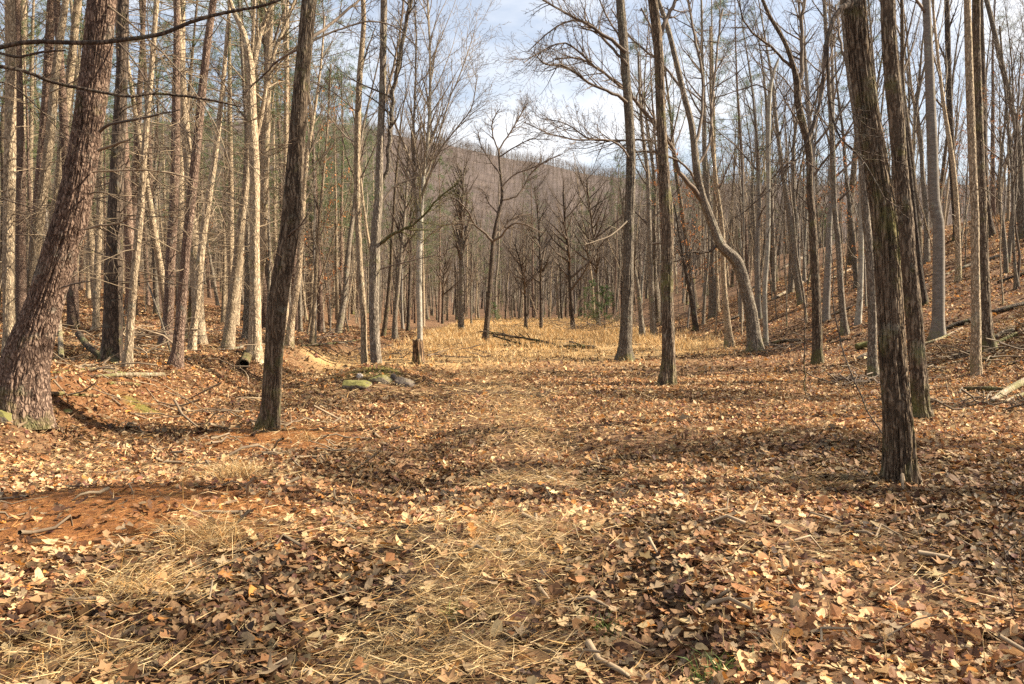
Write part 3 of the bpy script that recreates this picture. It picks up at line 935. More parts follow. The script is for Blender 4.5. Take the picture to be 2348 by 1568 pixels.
PLIMB = dict(seg=[0, 5, 4, 4], wob=[0, .12, .16, .2], up=[0, .03, .04, .02], side=[0, 4, 3, 3], n=[0, 8, 6, 4], t0=[0, .15, .15, .15], ang=[0, 42, 42, 42],
             rr=[1, .55, .55, .6], lr=[1, .40, .5, .5], rmin=.003)
PDEAD = dict(seg=[0, 6, 4, 3], wob=[0, .09, .2, .2], up=[0, -.025, .0, 0], side=[0, 4, 3, 3], n=[0, 20, 4, 2], t0=[0, .1, .2, .2], ang=[0, 80, 42, 40], rr=[1, .13, .55, .6], lr=[1, .2, .38, .5], rmin=.0028)

def traced(name, label, bk, px, cat='tree', depth=None, top='bare', limbs=(), dead=0, asc=None, sides=22, step=.25, furrow=.035, freq=3, flare=.35, flare_h=.22,
           lobes=5, group=None, seed=0, extra=3.0, top_scale=None, twig='twig', lump=.05, vert=.9, top_step=None, base_off=0.18):
    rs = np.random.default_rng(1000 + seed)
    b = hit(px[0][0], px[0][1]) if depth is None else None
    dep = b[1] if depth is None else depth
    P, R = to3(px, dep)
    z0 = float(H(P[0, 0], dep))
    P[0, 2] = z0
    root = thing(name, (P[0, 0], dep, z0), label, cat, group)
    O = np.array([P[0, 0], dep, z0])
    L = P - O
    L = np.concatenate([L[:1] - np.array([0, 0, base_off]), L]); R2 = np.concatenate([R[:1], R])
    # some depth wander so that stems are not flat
    wv = np.cumsum(rs.normal(0, .05, len(L))) * np.linspace(0, 1, len(L))
    L[:, 1] += wv * .6
    dirv = norm(L[-1] - L[-2])
    if extra > 0 and top:
        L = np.concatenate([L, [L[-1] + dirv * extra]]); R2 = np.concatenate([R2, [R2[-1] * .86]])
    link('trunk', trunk_mesh('trunk', L, R2, M[bk], sides, step, furrow, freq, flare, flare_h, seed, lobes, vert=vert, lump=lump, top_step=top_step), root)
    if top:
        c = link('crown', (PTOPS if top == 'pine' else TOPS)[seed % 3], root)
        c.location = L[-1] - dirv * .15
        dirv2 = norm(dirv + np.array([0, 0, .6]))
        q = Vector(dirv2).to_track_quat('Z', 'Y') @ Matrix.Rotation(rs.uniform(0, 6.28), 3, 'Z').to_quaternion()
        c.rotation_mode = 'QUATERNION'; c.rotation_quaternion = q
        s = top_scale or float(np.clip(R2[-1] / .11, .45, 1.5))
        c.scale = (s, s, s)
    for li, lm in enumerate(limbs):
        lp = lm['px']
        d0 = dep + lm.get('d0', 0); d1 = dep + lm.get('d1', 0)
        Pl, Rl = to3(lp, d0, d1)
        S = spline(np.concatenate([Pl - O, Rl[:, None]], 1), max(8, len(lp) * 3))
        pts, rad = S[:, :3], np.maximum(S[:, 3], .003)
        kn = rs.normal(0, 1, (len(pts), 3)) * rad[:, None] * .35; kn[0] = 0
        pts = pts + kn
        acc = [(pts, rad, 7 if rad[0] > .02 else 5)]
        Lm = np.sum(np.linalg.norm(np.diff(pts, axis=0), axis=1))
        nn = lm.get('n', 8)
        if nn:
            PP = dict(PLIMB)
            for kk in ('up', 'ang', 'lr', 'wob', 'rr'):
                if kk in lm: PP[kk] = lm[kk]
            if lm.get('lv', 3) == 2: PP['n'] = [0, 8, 5]
            if lm.get('lv', 3) == 1: PP['n'] = [0, 8]
            sprout(acc, pts, rad, Lm, 1, rs, PP, t0=lm.get('t0', .25), n=nn * 2.0)
        v, q = tubes(acc)
        link('branch', make_mesh('branch', v, q, None, True, (M[lm.get('mat', 'twig')],)), root)
    if dead:
        acc = []
        PD = dict(PDEAD)
        sc_ = 1.6 / max(.5, np.linalg.norm(L[-1] - L[0])) * 1.0
        PD['lr'] = [1, sc_, .38, .5]
        m = spline(np.concatenate([L, R2[:, None]], 1), 14)
        sprout(acc, m[:, :3], np.clip(m[:, 3], .09, .12), np.linalg.norm(L[-1] - L[0]), 1, rs, PD, t0=.16, n=dead * 1.7)
        v, q = tubes(acc)
        tag(link('dead_branches', make_mesh('dead_branches', v, q, None, True, (M['twig_dead'],)), root), kind='stuff')
    if asc:
        acc = []
        PA = dict(seg=[0, 6, 5, 4], wob=[0, .07, .12, .2], up=[0, asc.get('up', .09), .06, .02], side=[0, 5, 3, 3], n=[0, asc['n'], asc.get('n2', 7), asc.get('n3', 4)],
                  t0=[0, asc['t0'], .15, .2], ang=[0, asc['ang'], 34, 38], rr=[1, asc.get('rr', .5), .5, .6], lr=[1, asc['lr'], .4, .45], rmin=.003)
        m = spline(np.concatenate([L, R2[:, None]], 1), 16)
        sprout(acc, m[:, :3], m[:, 3], np.linalg.norm(L[-1] - L[0]), 1, rs, PA)
        v, q = tubes(acc)
        link('crown', make_mesh('crown', v, q, None, True, (M[asc.get('mat', twig)],)), root)
    return root, O, dep

# --- nearest four trunks, bark relief in the mesh
traced('pine_tree', 'thick leaning conifer with scaly bark and flared foot beside the mossy rock', 'pine',
       [(45, 948, 116), (58, 838, 98), (100, 702, 76), (133, 599, 72), (165, 500, 70), (195, 341, 63), (222, 170, 62), (240, 0, 58)],
       sides=180, step=.035, furrow=.08, freq=16, flare=.3, flare_h=.35, lobes=4, seed=1, top='pine', vert=5.0, top_step=.3, extra=4, limbs=[
        dict(px=[(228, 302, 8), (250, 286, 7), (330, 270, 6), (412, 252, 3)], d0=-.25, d1=-.6, n=2, lv=1),
        dict(px=[(226, 345, 8), (250, 335, 7), (297, 320, 5)], d0=-.25, d1=-.5, n=0, mat='twig_dead'),
        dict(px=[(212, 395, 4), (260, 391, 4), (345, 391, 4), (420, 405, 3), (480, 440, 2), (520, 520, 1.5)], d0=-.1, d1=-.8, n=5, lv=2, mat='twig_dead'),
        dict(px=[(205, 445, 4), (235, 441, 4), (300, 465, 3), (400, 512, 2), (450, 560, 1.5)], d0=-.1, d1=-.8, n=5, lv=2, mat='twig_dead'),
        dict(px=[(192, 527, 4), (225, 517, 5), (272, 512, 4), (300, 495, 1.5)], d0=-.2, d1=-.5, n=3, lv=1, mat='twig_dead'),
        dict(px=[(140, 660, 4), (165, 652, 4), (212, 643, 3)], d0=-.25, d1=-.4, n=1, lv=1),
        dict(px=[(232, 60, 4), (300, 130, 3.5), (370, 240, 3), (450, 330, 2), (520, 470, 1.5)], d0=.1, d1=-1.0, n=8, lv=2),
        dict(px=[(238, 5, 5), (330, 80, 4), (400, 150, 3.5), (455, 225, 3), (500, 300, 2.5), (540, 420, 1.5)], d0=-.1, d1=-1.4, n=8, lv=2, mat='twig_dead'),
        dict(px=[(225, 150, 4), (200, 170, 3), (110, 215, 2.5), (30, 250, 1.5)], d0=.1, d1=.6, n=5, lv=2, mat='twig_dead'),
        dict(px=[(180, 430, 4), (120, 470, 2.5), (40, 460, 2), (0, 455, 1.5)], d0=.1, d1=.5, n=4, lv=2, mat='twig_dead')])
traced('bare_tree', 'slightly leaning mossy trunk standing alone in front of the left wood', 'oak',
       [(613, 988, 52), (620, 940, 43), (626, 838, 41), (642, 667, 43), (663, 535, 41), (678, 341, 37), (694, 170, 34), (708, 0, 32)],
       sides=150, step=.035, furrow=.06, freq=14, flare=.42, flare_h=.16, lobes=5, seed=2, vert=2.2, top_step=.3, limbs=[
        dict(px=[(702, 95, 9), (745, 66, 7), (800, 20, 6), (860, -30, 5)], d0=0, d1=1, n=4),
        dict(px=[(700, 110, 6), (720, 92, 5), (780, 68, 4.5), (840, 50, 4), (900, 60, 3), (960, 110, 2)], d0=.1, d1=.8, n=6, lv=2),
        dict(px=[(690, 110, 6), (650, 130, 5), (600, 175, 4), (560, 215, 3)], d0=.1, d1=.6, n=4, lv=2),
        dict(px=[(656, 545, 5), (690, 515, 4), (705, 490, 3)], d0=-.1, d1=-.2, n=2, lv=1)])
traced('bare_tree', 'dark thick trunk with split bark rising nearest at the right of the clearing', 'oak',
       [(2063, 1106, 78), (2060, 1060, 69), (2058, 1000, 65), (2052, 940, 61), (2045, 838, 58), (2037, 667, 55), (2027, 497, 52), (2021, 443, 51), (2006, 341, 50), (1982, 170, 48), (1963, 0, 47)],
       sides=170, step=.04, furrow=.15, freq=9, flare=.50, flare_h=.12, lobes=4, seed=3, vert=1.7, top_step=.3, extra=4, limbs=[
        dict(px=[(1950, 5, 16), (1930, 20, 12), (1910, 45, 8), (1893, 102, 7), (1883, 205, 6), (1869, 266, 5.5), (1845, 331, 5), (1828, 365, 4), (1780, 408, 2.5), (1765, 440, 1.5)], d0=-.1, d1=-.6, n=5, lv=2, t0=.4, mat='dark'),
        dict(px=[(1912, 35, 7), (1898, 110, 6), (1903, 239, 5), (1924, 311, 4.5), (1978, 369, 3.5), (2026, 451, 2)], d0=-.15, d1=-.5, n=4, lv=2, mat='dark')])
traced('bare_tree', 'second right-hand trunk with pale lit edge just behind the dark thick one', 'oak',
       [(2117, 960, 46), (2112, 930, 40), (2104, 838, 37), (2094, 702, 36), (2084, 599, 36), (2079, 497, 34), (2070, 409, 32), (2057, 239, 34), (2043, 102, 32), (2041, 0, 32)],
       sides=90, step=.07, furrow=.08, freq=6, flare=.42, flare_h=.14, lobes=3, seed=4, vert=2.4, top_step=.4)
# --- trees of the clearing
traced('bare_tree', 'deeply furrowed straight trunk standing alone in leaves right of the clearing centre', 'oak',
       [(1530, 886, 42), (1531, 850, 35), (1532, 804, 30), (1529, 667, 28), (1529, 497, 27), (1522, 409, 25), (1514, 239, 21), (1507, 102, 22), (1494, 0, 22)],
       sides=64, step=.09, furrow=.10, freq=5, flare=.38, flare_h=.16, seed=5, vert=1.6, top_step=.5, limbs=[
        dict(px=[(1508, 100, 12), (1520, 60, 10), (1545, 10, 8), (1560, -30, 6)], d1=.5, n=5),
        dict(px=[(1505, 120, 6), (1490, 60, 5), (1470, 20, 4)], d1=.8, n=5),
        dict(px=[(1524, 420, 4), (1500, 330, 3), (1470, 300, 2)], d1=.8, n=5, lv=2)])
traced('bare_tree', 'grey trunk with wide flared foot and left-reaching limbs at the clearing edge', 'grey',
       [(1431, 829, 40), (1433, 790, 31), (1435, 753, 28), (1440, 633, 25), (1442, 497, 24), (1444, 478, 24), (1446, 341, 21), (1435, 171, 20), (1425, 34, 21), (1423, 0, 20)],
       sides=56, step=.10, furrow=.09, freq=4.5, flare=.55, flare_h=.2, seed=6, vert=1.6, top_step=.5, limbs=[
        dict(px=[(1436, 235, 9), (1410, 215, 7), (1360, 195, 6), (1290, 150, 5), (1250, 148, 4), (1222, 120, 2)], d0=-.2, d1=-1.5, n=10),
        dict(px=[(1435, 120, 9), (1400, 92, 8), (1360, 65, 7), (1293, 27, 5), (1245, 0, 4), (1220, -20, 3)], d0=-.2, d1=-.8, n=9),
        dict(px=[(1438, 150, 7), (1400, 108, 6), (1350, 53, 5), (1300, 50, 4), (1250, 80, 3), (1210, 120, 2)], d0=-.1, d1=1.2, n=9),
        dict(px=[(1430, 100, 5), (1395, 45, 4), (1370, -10, 3)], d1=.6, n=5),
        dict(px=[(1440, 360, 5), (1410, 325, 4), (1330, 321, 4), (1270, 310, 3), (1200, 280, 2)], d0=-.2, d1=-1.5, n=9),
        dict(px=[(1444, 500, 4), (1400, 540, 3), (1340, 560, 2)], d1=-1.0, n=5, lv=2, mat='twig_pale')])
# the curved tree on the right with its forking limbs
traced('bare_tree', 'bent trunk curving up to the left with a sawn elbow on the right slope foot', 'grey',
       [(1732, 806, 38), (1728, 775, 32), (1719, 708, 28), (1704, 645, 27), (1688, 599, 27), (1654, 565, 23), (1640, 531, 20), (1619, 480, 20), (1609, 452, 18), (1596, 392, 17), (1585, 290, 14), (1568, 222, 13), (1548, 136, 12), (1530, 60, 11), (1510, 0, 9)],
       sides=40, step=.12, furrow=.07, freq=4.5, flare=.4, flare_h=.2, seed=7, lump=.09, limbs=[
        dict(px=[(1612, 460, 15), (1590, 432, 12), (1562, 402, 10), (1534, 324, 9), (1483, 266, 8), (1450, 225, 7), (1400, 180, 6), (1330, 135, 5), (1270, 135, 3)], d0=0, d1=-1.5, n=12),
        dict(px=[(1540, 330, 6), (1500, 322, 5), (1420, 322, 4.5), (1350, 318, 4), (1300, 285, 3), (1240, 272, 2)], d0=-.3, d1=-2.5, n=10),
        dict(px=[(1470, 250, 6), (1430, 200, 6), (1370, 160, 5), (1300, 100, 4), (1240, 118, 3), (1200, 145, 2)], d0=-.4, d1=-3, n=10),
        dict(px=[(1646, 560, 7), (1620, 578, 6), (1580, 580, 5.5), (1552, 598, 5), (1520, 594, 3)], d1=-.8, n=5, lv=2, mat='dark'),
        dict(px=[(1592, 330, 8), (1605, 280, 7), (1612, 200, 6), (1600, 120, 6), (1585, 40, 5), (1575, -20, 4)], d1=1.5, n=8),
        dict(px=[(1590, 400, 7), (1625, 330, 6), (1632, 250, 6), (1640, 150, 5), (1655, 20, 5)], d1=2.5, n=8),
        dict(px=[(1560, 200, 6), (1520, 150, 5), (1450, 90, 4), (1400, 20, 3)], d1=2, n=8),
        dict(px=[(1602, 430, 6), (1570, 380, 5), (1510, 350, 4), (1440, 345, 3), (1370, 300, 2)], d1=-1.5, n=9)])
traced('bare_tree', 'slender pale trunk leaning left close beside the bent tree', 'tan',
       [(1672, 795, 22), (1667, 736, 15), (1659, 633, 12), (1655, 520, 10), (1640, 400, 8), (1630, 250, 6), (1628, 60, 5)], sides=20, seed=8, furrow=.04, top=None, asc=dict(n=12, t0=.4, ang=30, lr=.22))
traced('dead_snag', 'bleached grey barkless snag with curved top beside the bent tree', 'pale',
       [(1756, 796, 12), (1753, 667, 11), (1760, 565, 11), (1762, 443, 10), (1763, 307, 10), (1767, 211, 9), (1780, 153, 7), (1790, 130, 4)], cat='dead tree', sides=20, seed=9, furrow=.03, top=None, limbs=[
        dict(px=[(1764, 440, 3), (1800, 380, 3), (1840, 360, 2)], d1=-.5, n=3, lv=1), dict(px=[(1766, 210, 3), (1735, 195, 3), (1700, 205, 2)], d1=.5, n=3, lv=1)])
traced('bare_tree', 'dark mossy trunk forking high, alone in leaves right of the bent tree', 'oak',
       [(1874, 834, 28), (1873, 800, 24), (1872, 736, 22), (1866, 599, 19), (1860, 497, 16), (1855, 443, 15), (1852, 341, 15), (1828, 239, 16), (1825, 191, 15), (1815, 150, 11), (1795, 100, 9), (1760, 40, 8), (1740, 0, 7)],
       sides=44, step=.12, furrow=.09, freq=4.5, seed=10, vert=1.6, limbs=[
        dict(px=[(1828, 195, 10), (1838, 150, 9), (1836, 80, 8), (1842, 0, 7)], d1=.4, n=8),
        dict(px=[(1815, 155, 7), (1780, 120, 6), (1745, 90, 5), (1712, 60, 4), (1690, 0, 3)], d1=-1.0, n=9),
        dict(px=[(1850, 340, 5), (1880, 240, 4), (1900, 140, 4), (1920, 60, 3)], d1=1.0, n=9),
        dict(px=[(1840, 300, 4), (1800, 230, 3), (1770, 170, 2)], d1=.8, n=7)])
traced('bare_tree', 'grey mossy trunk up the slope between the forked tree and the thick dark one', 'grey',
       [(1936, 768, 22), (1933, 735, 16), (1927, 667, 14), (1922, 565, 13), (1913, 478, 12), (1908, 341, 11), (1900, 170, 9), (1893, 0, 8)], sides=28, seed=11, furrow=.07, asc=dict(n=12, t0=.45, ang=32, lr=.2))
traced('bare_tree', 'half hidden trunk directly behind the nearest right tree, with brush at its foot', 'grey',
       [(2004, 868, 26), (2000, 830, 21), (1999, 736, 19), (1992, 599, 19), (1982, 497, 18), (1971, 375, 17), (1957, 270, 16), (1944, 170, 15), (1927, 17, 13)], sides=36, seed=12, furrow=.07, freq=4, limbs=[
        dict(px=[(1940, 150, 6), (1925, 90, 5), (1915, 10, 4)], d1=.5, n=8)])
traced('bare_tree', 'smooth straight grey trunk standing among logs on the right slope', 'beech',
       [(2149, 775, 34), (2150, 740, 27), (2152, 667, 26), (2151, 497, 24), (2145, 478, 24), (2139, 307, 22), (2135, 136, 19), (2130, 0, 17)], sides=36, seed=13, furrow=.015, lump=.03, asc=dict(n=5, t0=.7, ang=40, lr=.15))
traced('bare_tree', 'sunlit tan trunk in front of a broad dark one on the right slope', 'tan',
       [(2238, 862, 25), (2236, 820, 23), (2236, 770, 22), (2234, 599, 18), (2232, 497, 17), (2231, 443, 17), (2224, 273, 17), (2220, 102, 16), (2215, 0, 14)], sides=36, seed=14, furrow=.04, lump=.04, flare=.12, limbs=[
        dict(px=[(2234, 440, 3), (2250, 430, 2.5), (2300, 470, 2)], d1=-.4, n=4, lv=1, mat='twig_dead')])
traced('bare_tree', 'broad dark furrowed trunk right behind the sunlit tan one', 'oak',
       [(2257, 806, 48), (2254, 770, 40), (2250, 667, 33), (2246, 497, 28), (2241, 307, 22), (2237, 102, 18), (2233, 0, 17)], sides=50, seed=15, furrow=.10, freq=5, step=.14, vert=1.5)
traced('bare_tree', 'dark leaning trunk upslope behind the second right-hand trunk', 'dark',
       [(2118, 700, 20), (2110, 640, 16), (2103, 570, 14), (2092, 450, 12), (2075, 300, 11), (2055, 120, 10), (2045, 0, 9)], sides=20, seed=16)
traced('bare_tree', 'dark upright trunk high on the slope between the smooth grey and tan trunks', 'dark',
       [(2196, 548, 22), (2192, 512, 16), (2185, 420, 15), (2179, 307, 14), (2175, 200, 13), (2172, 100, 12), (2170, 0, 11)], sides=18, seed=17, asc=dict(n=12, t0=.4, ang=32, lr=.2))
traced('bare_tree', 'dark trunk high on the slope right of the broad furrowed one', 'dark',
       [(2270, 542, 24), (2265, 490, 15), (2258, 380, 13), (2256, 200, 12), (2250, 0, 10)], sides=18, seed=18)
traced('bare_tree', 'thin twin-stemmed tree with mossy foot at the right picture edge', 'grey',
       [(2331, 662, 13), (2326, 620, 7), (2322, 550, 6), (2318, 400, 6), (2306, 250, 5), (2290, 60, 4)], sides=12, seed=19, top=None, asc=dict(n=12, t0=.35, ang=28, lr=.2), limbs=[
        dict(px=[(2332, 650, 6), (2337, 600, 6), (2330, 540, 5), (2322, 440, 5), (2330, 300, 4), (2340, 120, 3)], n=8)])
traced('bare_tree', 'slanting trunk crossing the top right corner of the wood', 'grey',
       [(2345, 470, 16), (2335, 330, 13), (2315, 230, 12), (2290, 130, 11), (2270, 40, 10), (2262, 0, 10)], depth=30, sides=16, seed=20)
traced('bare_tree', 'slim trunk with one limb broken open, behind the grey flared tree', 'grey',
       [(1499, 775, 17), (1496, 730, 14), (1493, 667, 13), (1488, 531, 12), (1484, 400, 9), (1470, 280, 7), (1462, 120, 5)], sides=22, seed=21, top=None, asc=dict(n=12, t0=.35, ang=45, lr=.25), limbs=[
        dict(px=[(1490, 560, 5), (1520, 556, 4), (1560, 575, 3)], n=4, lv=2)])
traced('bare_tree', 'left-leaning slim trunk behind the grey flared tree', 'grey',
       [(1472, 775, 15), (1468, 720, 11), (1463, 667, 11), (1452, 610, 8), (1435, 520, 6), (1420, 430, 4)], sides=18, seed=22, top=None, asc=dict(n=10, t0=.45, ang=35, lr=.25))
traced('bare_tree', 'short dark trunk leaning left at the foot of the far right slope', 'dark',
       [(1596, 760, 14), (1589, 715, 11), (1582, 667, 10), (1571, 620, 8), (1560, 560, 5), (1545, 470, 3)], sides=18, seed=23, top=None, asc=dict(n=10, t0=.4, ang=40, lr=.3))
# --- double tree on the rock mound
traced('bare_tree', 'thinner left stem of the pair growing on the rocky mossy mound', 'tan',
       [(836, 850, 17), (834, 800, 15), (833, 719, 15), (826, 640, 15), (823, 599, 14), (818, 497, 14), (817, 341, 15), (823, 171, 13), (832, 51, 11), (831, 0, 11)], depth=16.6, sides=34, seed=24, furrow=.05, limbs=[
        dict(px=[(822, 190, 5), (840, 120, 4), (862, 60, 2)], d1=.3, n=4, mat='dark'),
        dict(px=[(818, 330, 4), (780, 300, 3), (730, 230, 2)], d1=.5, n=6), dict(px=[(820, 260, 3), (770, 215, 2.5), (720, 190, 2)], d1=-.5, n=6)])
traced('bare_tree', 'thicker right stem of the pair growing on the rocky mossy mound', 'grey',
       [(866, 857, 29), (863, 838, 26), (860, 790, 24), (858, 736, 23), (859, 633, 24), (864, 497, 22), (868, 478, 20), (873, 341, 17), (880, 171, 15), (883, 0, 15)], depth=16.5, sides=44, seed=25, furrow=.07, freq=4, flare=.2, limbs=[
        dict(px=[(872, 430, 10), (888, 380, 10), (895, 300, 10), (902, 220, 10), (912, 150, 10), (930, 60, 9), (943, -10, 9)], d1=-.3, n=7, mat='grey'),
        dict(px=[(880, 240, 6), (895, 180, 6), (915, 90, 5), (925, 0, 5)], d1=.6, n=6),
        dict(px=[(868, 560, 8), (890, 545, 8), (915, 530, 6), (960, 505, 5), (1010, 450, 4), (1050, 420, 3)], d1=-.8, n=7, mat='mosswood'),
        dict(px=[(868, 480, 4), (900, 430, 4), (960, 400, 3), (1020, 330, 2)], d1=.6, n=7),
        dict(px=[(862, 620, 3), (930, 600, 3), (1000, 585, 2)], d1=-.5, n=7, lv=2)])
# --- pale sycamore with the rotten stump
traced('bare_tree', 'pale whitish trunk with upswept twigs rising out of the rotten stump', 'pale',
       [(962, 832, 14), (962, 753, 13), (960, 633, 14), (963, 497, 14), (966, 450, 12), (973, 375, 10), (982, 307, 8), (986, 200, 6), (985, 100, 5), (980, -20, 4), (978, -150, 2)], sides=28, seed=26, furrow=.015, flare=.1, top=None, twig='twig_pale',
       asc=dict(n=44, t0=.36, ang=28, lr=.24, up=.10, n2=7, n3=4, rr=.55), limbs=[
        dict(px=[(961, 520, 8), (954, 480, 8), (948, 375, 7), (950, 239, 5), (955, 100, 4), (950, 0, 3)], n=14, mat='twig_pale', ang=[0, 28, 34, 38], t0=.15),
        dict(px=[(964, 470, 5), (985, 400, 5), (1010, 340, 4), (1050, 290, 3), (1080, 250, 2.5), (1095, 170, 1.5)], d1=-.8, n=12, mat='twig_pale', ang=[0, 30, 34, 38]),
        dict(px=[(966, 440, 5), (1000, 330, 4), (1030, 230, 3), (1070, 130, 2.5), (1090, 60, 1.5)], d1=.6, n=12, mat='twig_pale', ang=[0, 30, 34, 38]),
        dict(px=[(950, 400, 4), (925, 330, 4), (900, 270, 3), (890, 150, 2)], d1=.6, n=10, mat='twig_pale', ang=[0, 30, 34, 38]),
        dict(px=[(962, 560, 3), (1010, 520, 3), (1060, 510, 2)], d1=-.5, n=7, mat='twig_pale')])
# --- small open-grown tree in the middle of the meadow
traced('bare_tree', 'small dark open-crowned tree alone in the middle of the golden meadow', 'dark',
       [(1112, 782, 17), (1115, 755, 14), (1119, 700, 12), (1124, 640, 11), (1129, 570, 10), (1131, 548, 10), (1137, 512, 8), (1145, 480, 7), (1151, 450, 6.5), (1149, 417, 6), (1145, 380, 5), (1143, 340, 4.5)], sides=26, seed=27, furrow=.05, top=None, limbs=[
        dict(px=[(1130, 556, 7), (1112, 535, 5.5), (1089, 517, 5), (1078, 495, 4.5), (1060, 470, 4), (1035, 452, 3), (1010, 460, 2)], d1=-1.2, n=9, ang=[0, 50, 42, 42]),
        dict(px=[(1130, 552, 6), (1148, 542, 5), (1163, 523, 4), (1186, 511, 3.5), (1215, 520, 3), (1245, 535, 2)], d1=-1.0, n=9, ang=[0, 50, 42, 42]),
        dict(px=[(1133, 540, 5), (1151, 520, 4), (1180, 498, 3.5), (1215, 490, 2.5)], d1=1.2, n=9, ang=[0, 45, 42, 42]),
        dict(px=[(1152, 458, 5), (1186, 449, 4), (1200, 430, 4), (1215, 400, 3.5), (1250, 370, 2.5), (1290, 352, 2)], d1=.8, n=11),
        dict(px=[(1143, 345, 4), (1165, 310, 3.5), (1190, 270, 3), (1210, 235, 2)], d1=.5, n=11, lr=[1, .55, .5, .5]),
        dict(px=[(1143, 350, 3.5), (1130, 310, 3), (1128, 280, 3), (1145, 250, 2)], d1=-.5, n=9, lr=[1, .55, .5, .5]),
        dict(px=[(1144, 360, 3.5), (1175, 340, 3), (1215, 320, 2.5), (1260, 320, 2)], d1=-.8, n=9),
        dict(px=[(1146, 400, 3.5), (1125, 370, 3), (1105, 340, 2.5), (1095, 300, 2)], d1=.6, n=8),
        dict(px=[(1148, 430, 3.5), (1180, 400, 3), (1220, 385, 2.5), (1270, 360, 1.5)], d1=-.4, n=9),
        dict(px=[(1141, 490, 3.5), (1120, 465, 3), (1110, 440, 2), (1095, 430, 1.5)], d1=.9, n=7)])
# --- trees further down the clearing
def far_tree(label, bk, px, seed, n=14, t0=.4, ang=40, lr=.3, **k):
    traced('bare_tree', label, bk, px, sides=12, step=.5, seed=seed, top=None, asc=dict(n=n * 1.6, t0=t0, ang=ang, lr=lr, n2=9, n3=5, rr=.75), **k)
far_tree('straight dark trunk with fan of upswept branches near the far end of the meadow', 'grey', [(1057, 757, 16), (1057, 720, 13), (1058, 620, 12), (1058, 540, 10), (1060, 480, 7), (1062, 420, 4), (1064, 380, 2)], 40, 26, .42, 32, .30)
far_tree('thin bare tree left of the upswept one near the far meadow end', 'dark', [(1014, 742, 7), (1015, 700, 6), (1017, 640, 5), (1022, 590, 3), (1030, 540, 2)], 41, 14, .3, 48, .4)
far_tree('thin grey sapling just right of the upswept tree in the far meadow', 'grey', [(1080, 748, 5), (1080, 680, 4), (1082, 600, 3), (1084, 520, 1.5)], 42, 12, .4, 35, .25)
far_tree('dark small tree with spreading crown, right of the lone meadow tree', 'dark', [(1205, 757, 9), (1205, 720, 7), (1203, 670, 6), (1195, 610, 4), (1180, 560, 3)], 43, 16, .4, 50, .4)
far_tree('dark straight tree with arched branches at the far right meadow edge', 'dark', [(1240, 758, 9), (1240, 700, 7), (1239, 630, 6), (1237, 560, 5), (1232, 490, 3), (1225, 430, 2)], 44, 18, .3, 50, .4)
far_tree('forked dark tree at the far right corner of the meadow', 'dark', [(1313, 758, 11), (1310, 700, 9), (1306, 640, 8), (1303, 582, 7), (1295, 510, 5), (1290, 440, 3)], 45, 18, .3, 48, .4)
far_tree('tree with wide drooping limbs behind the far right meadow corner', 'grey', [(1372, 748, 11), (1370, 690, 9), (1366, 620, 8), (1360, 540, 6), (1350, 460, 4), (1345, 400, 2)], 46, 20, .35, 52, .42)
far_tree('leaning thin tree at the meadow edge close left of the sycamore foot', 'grey', [(905, 778, 16), (905, 730, 11), (912, 660, 10), (920, 570, 8), (930, 460, 6), (936, 340, 4)], 47, 16, .35, 34, .26)
far_tree('dark slim trunk pair member left of the far meadow grass', 'dark', [(935, 760, 9), (937, 700, 7), (940, 600, 6), (942, 480, 5), (948, 380, 3)], 48, 14, .4, 34, .26)

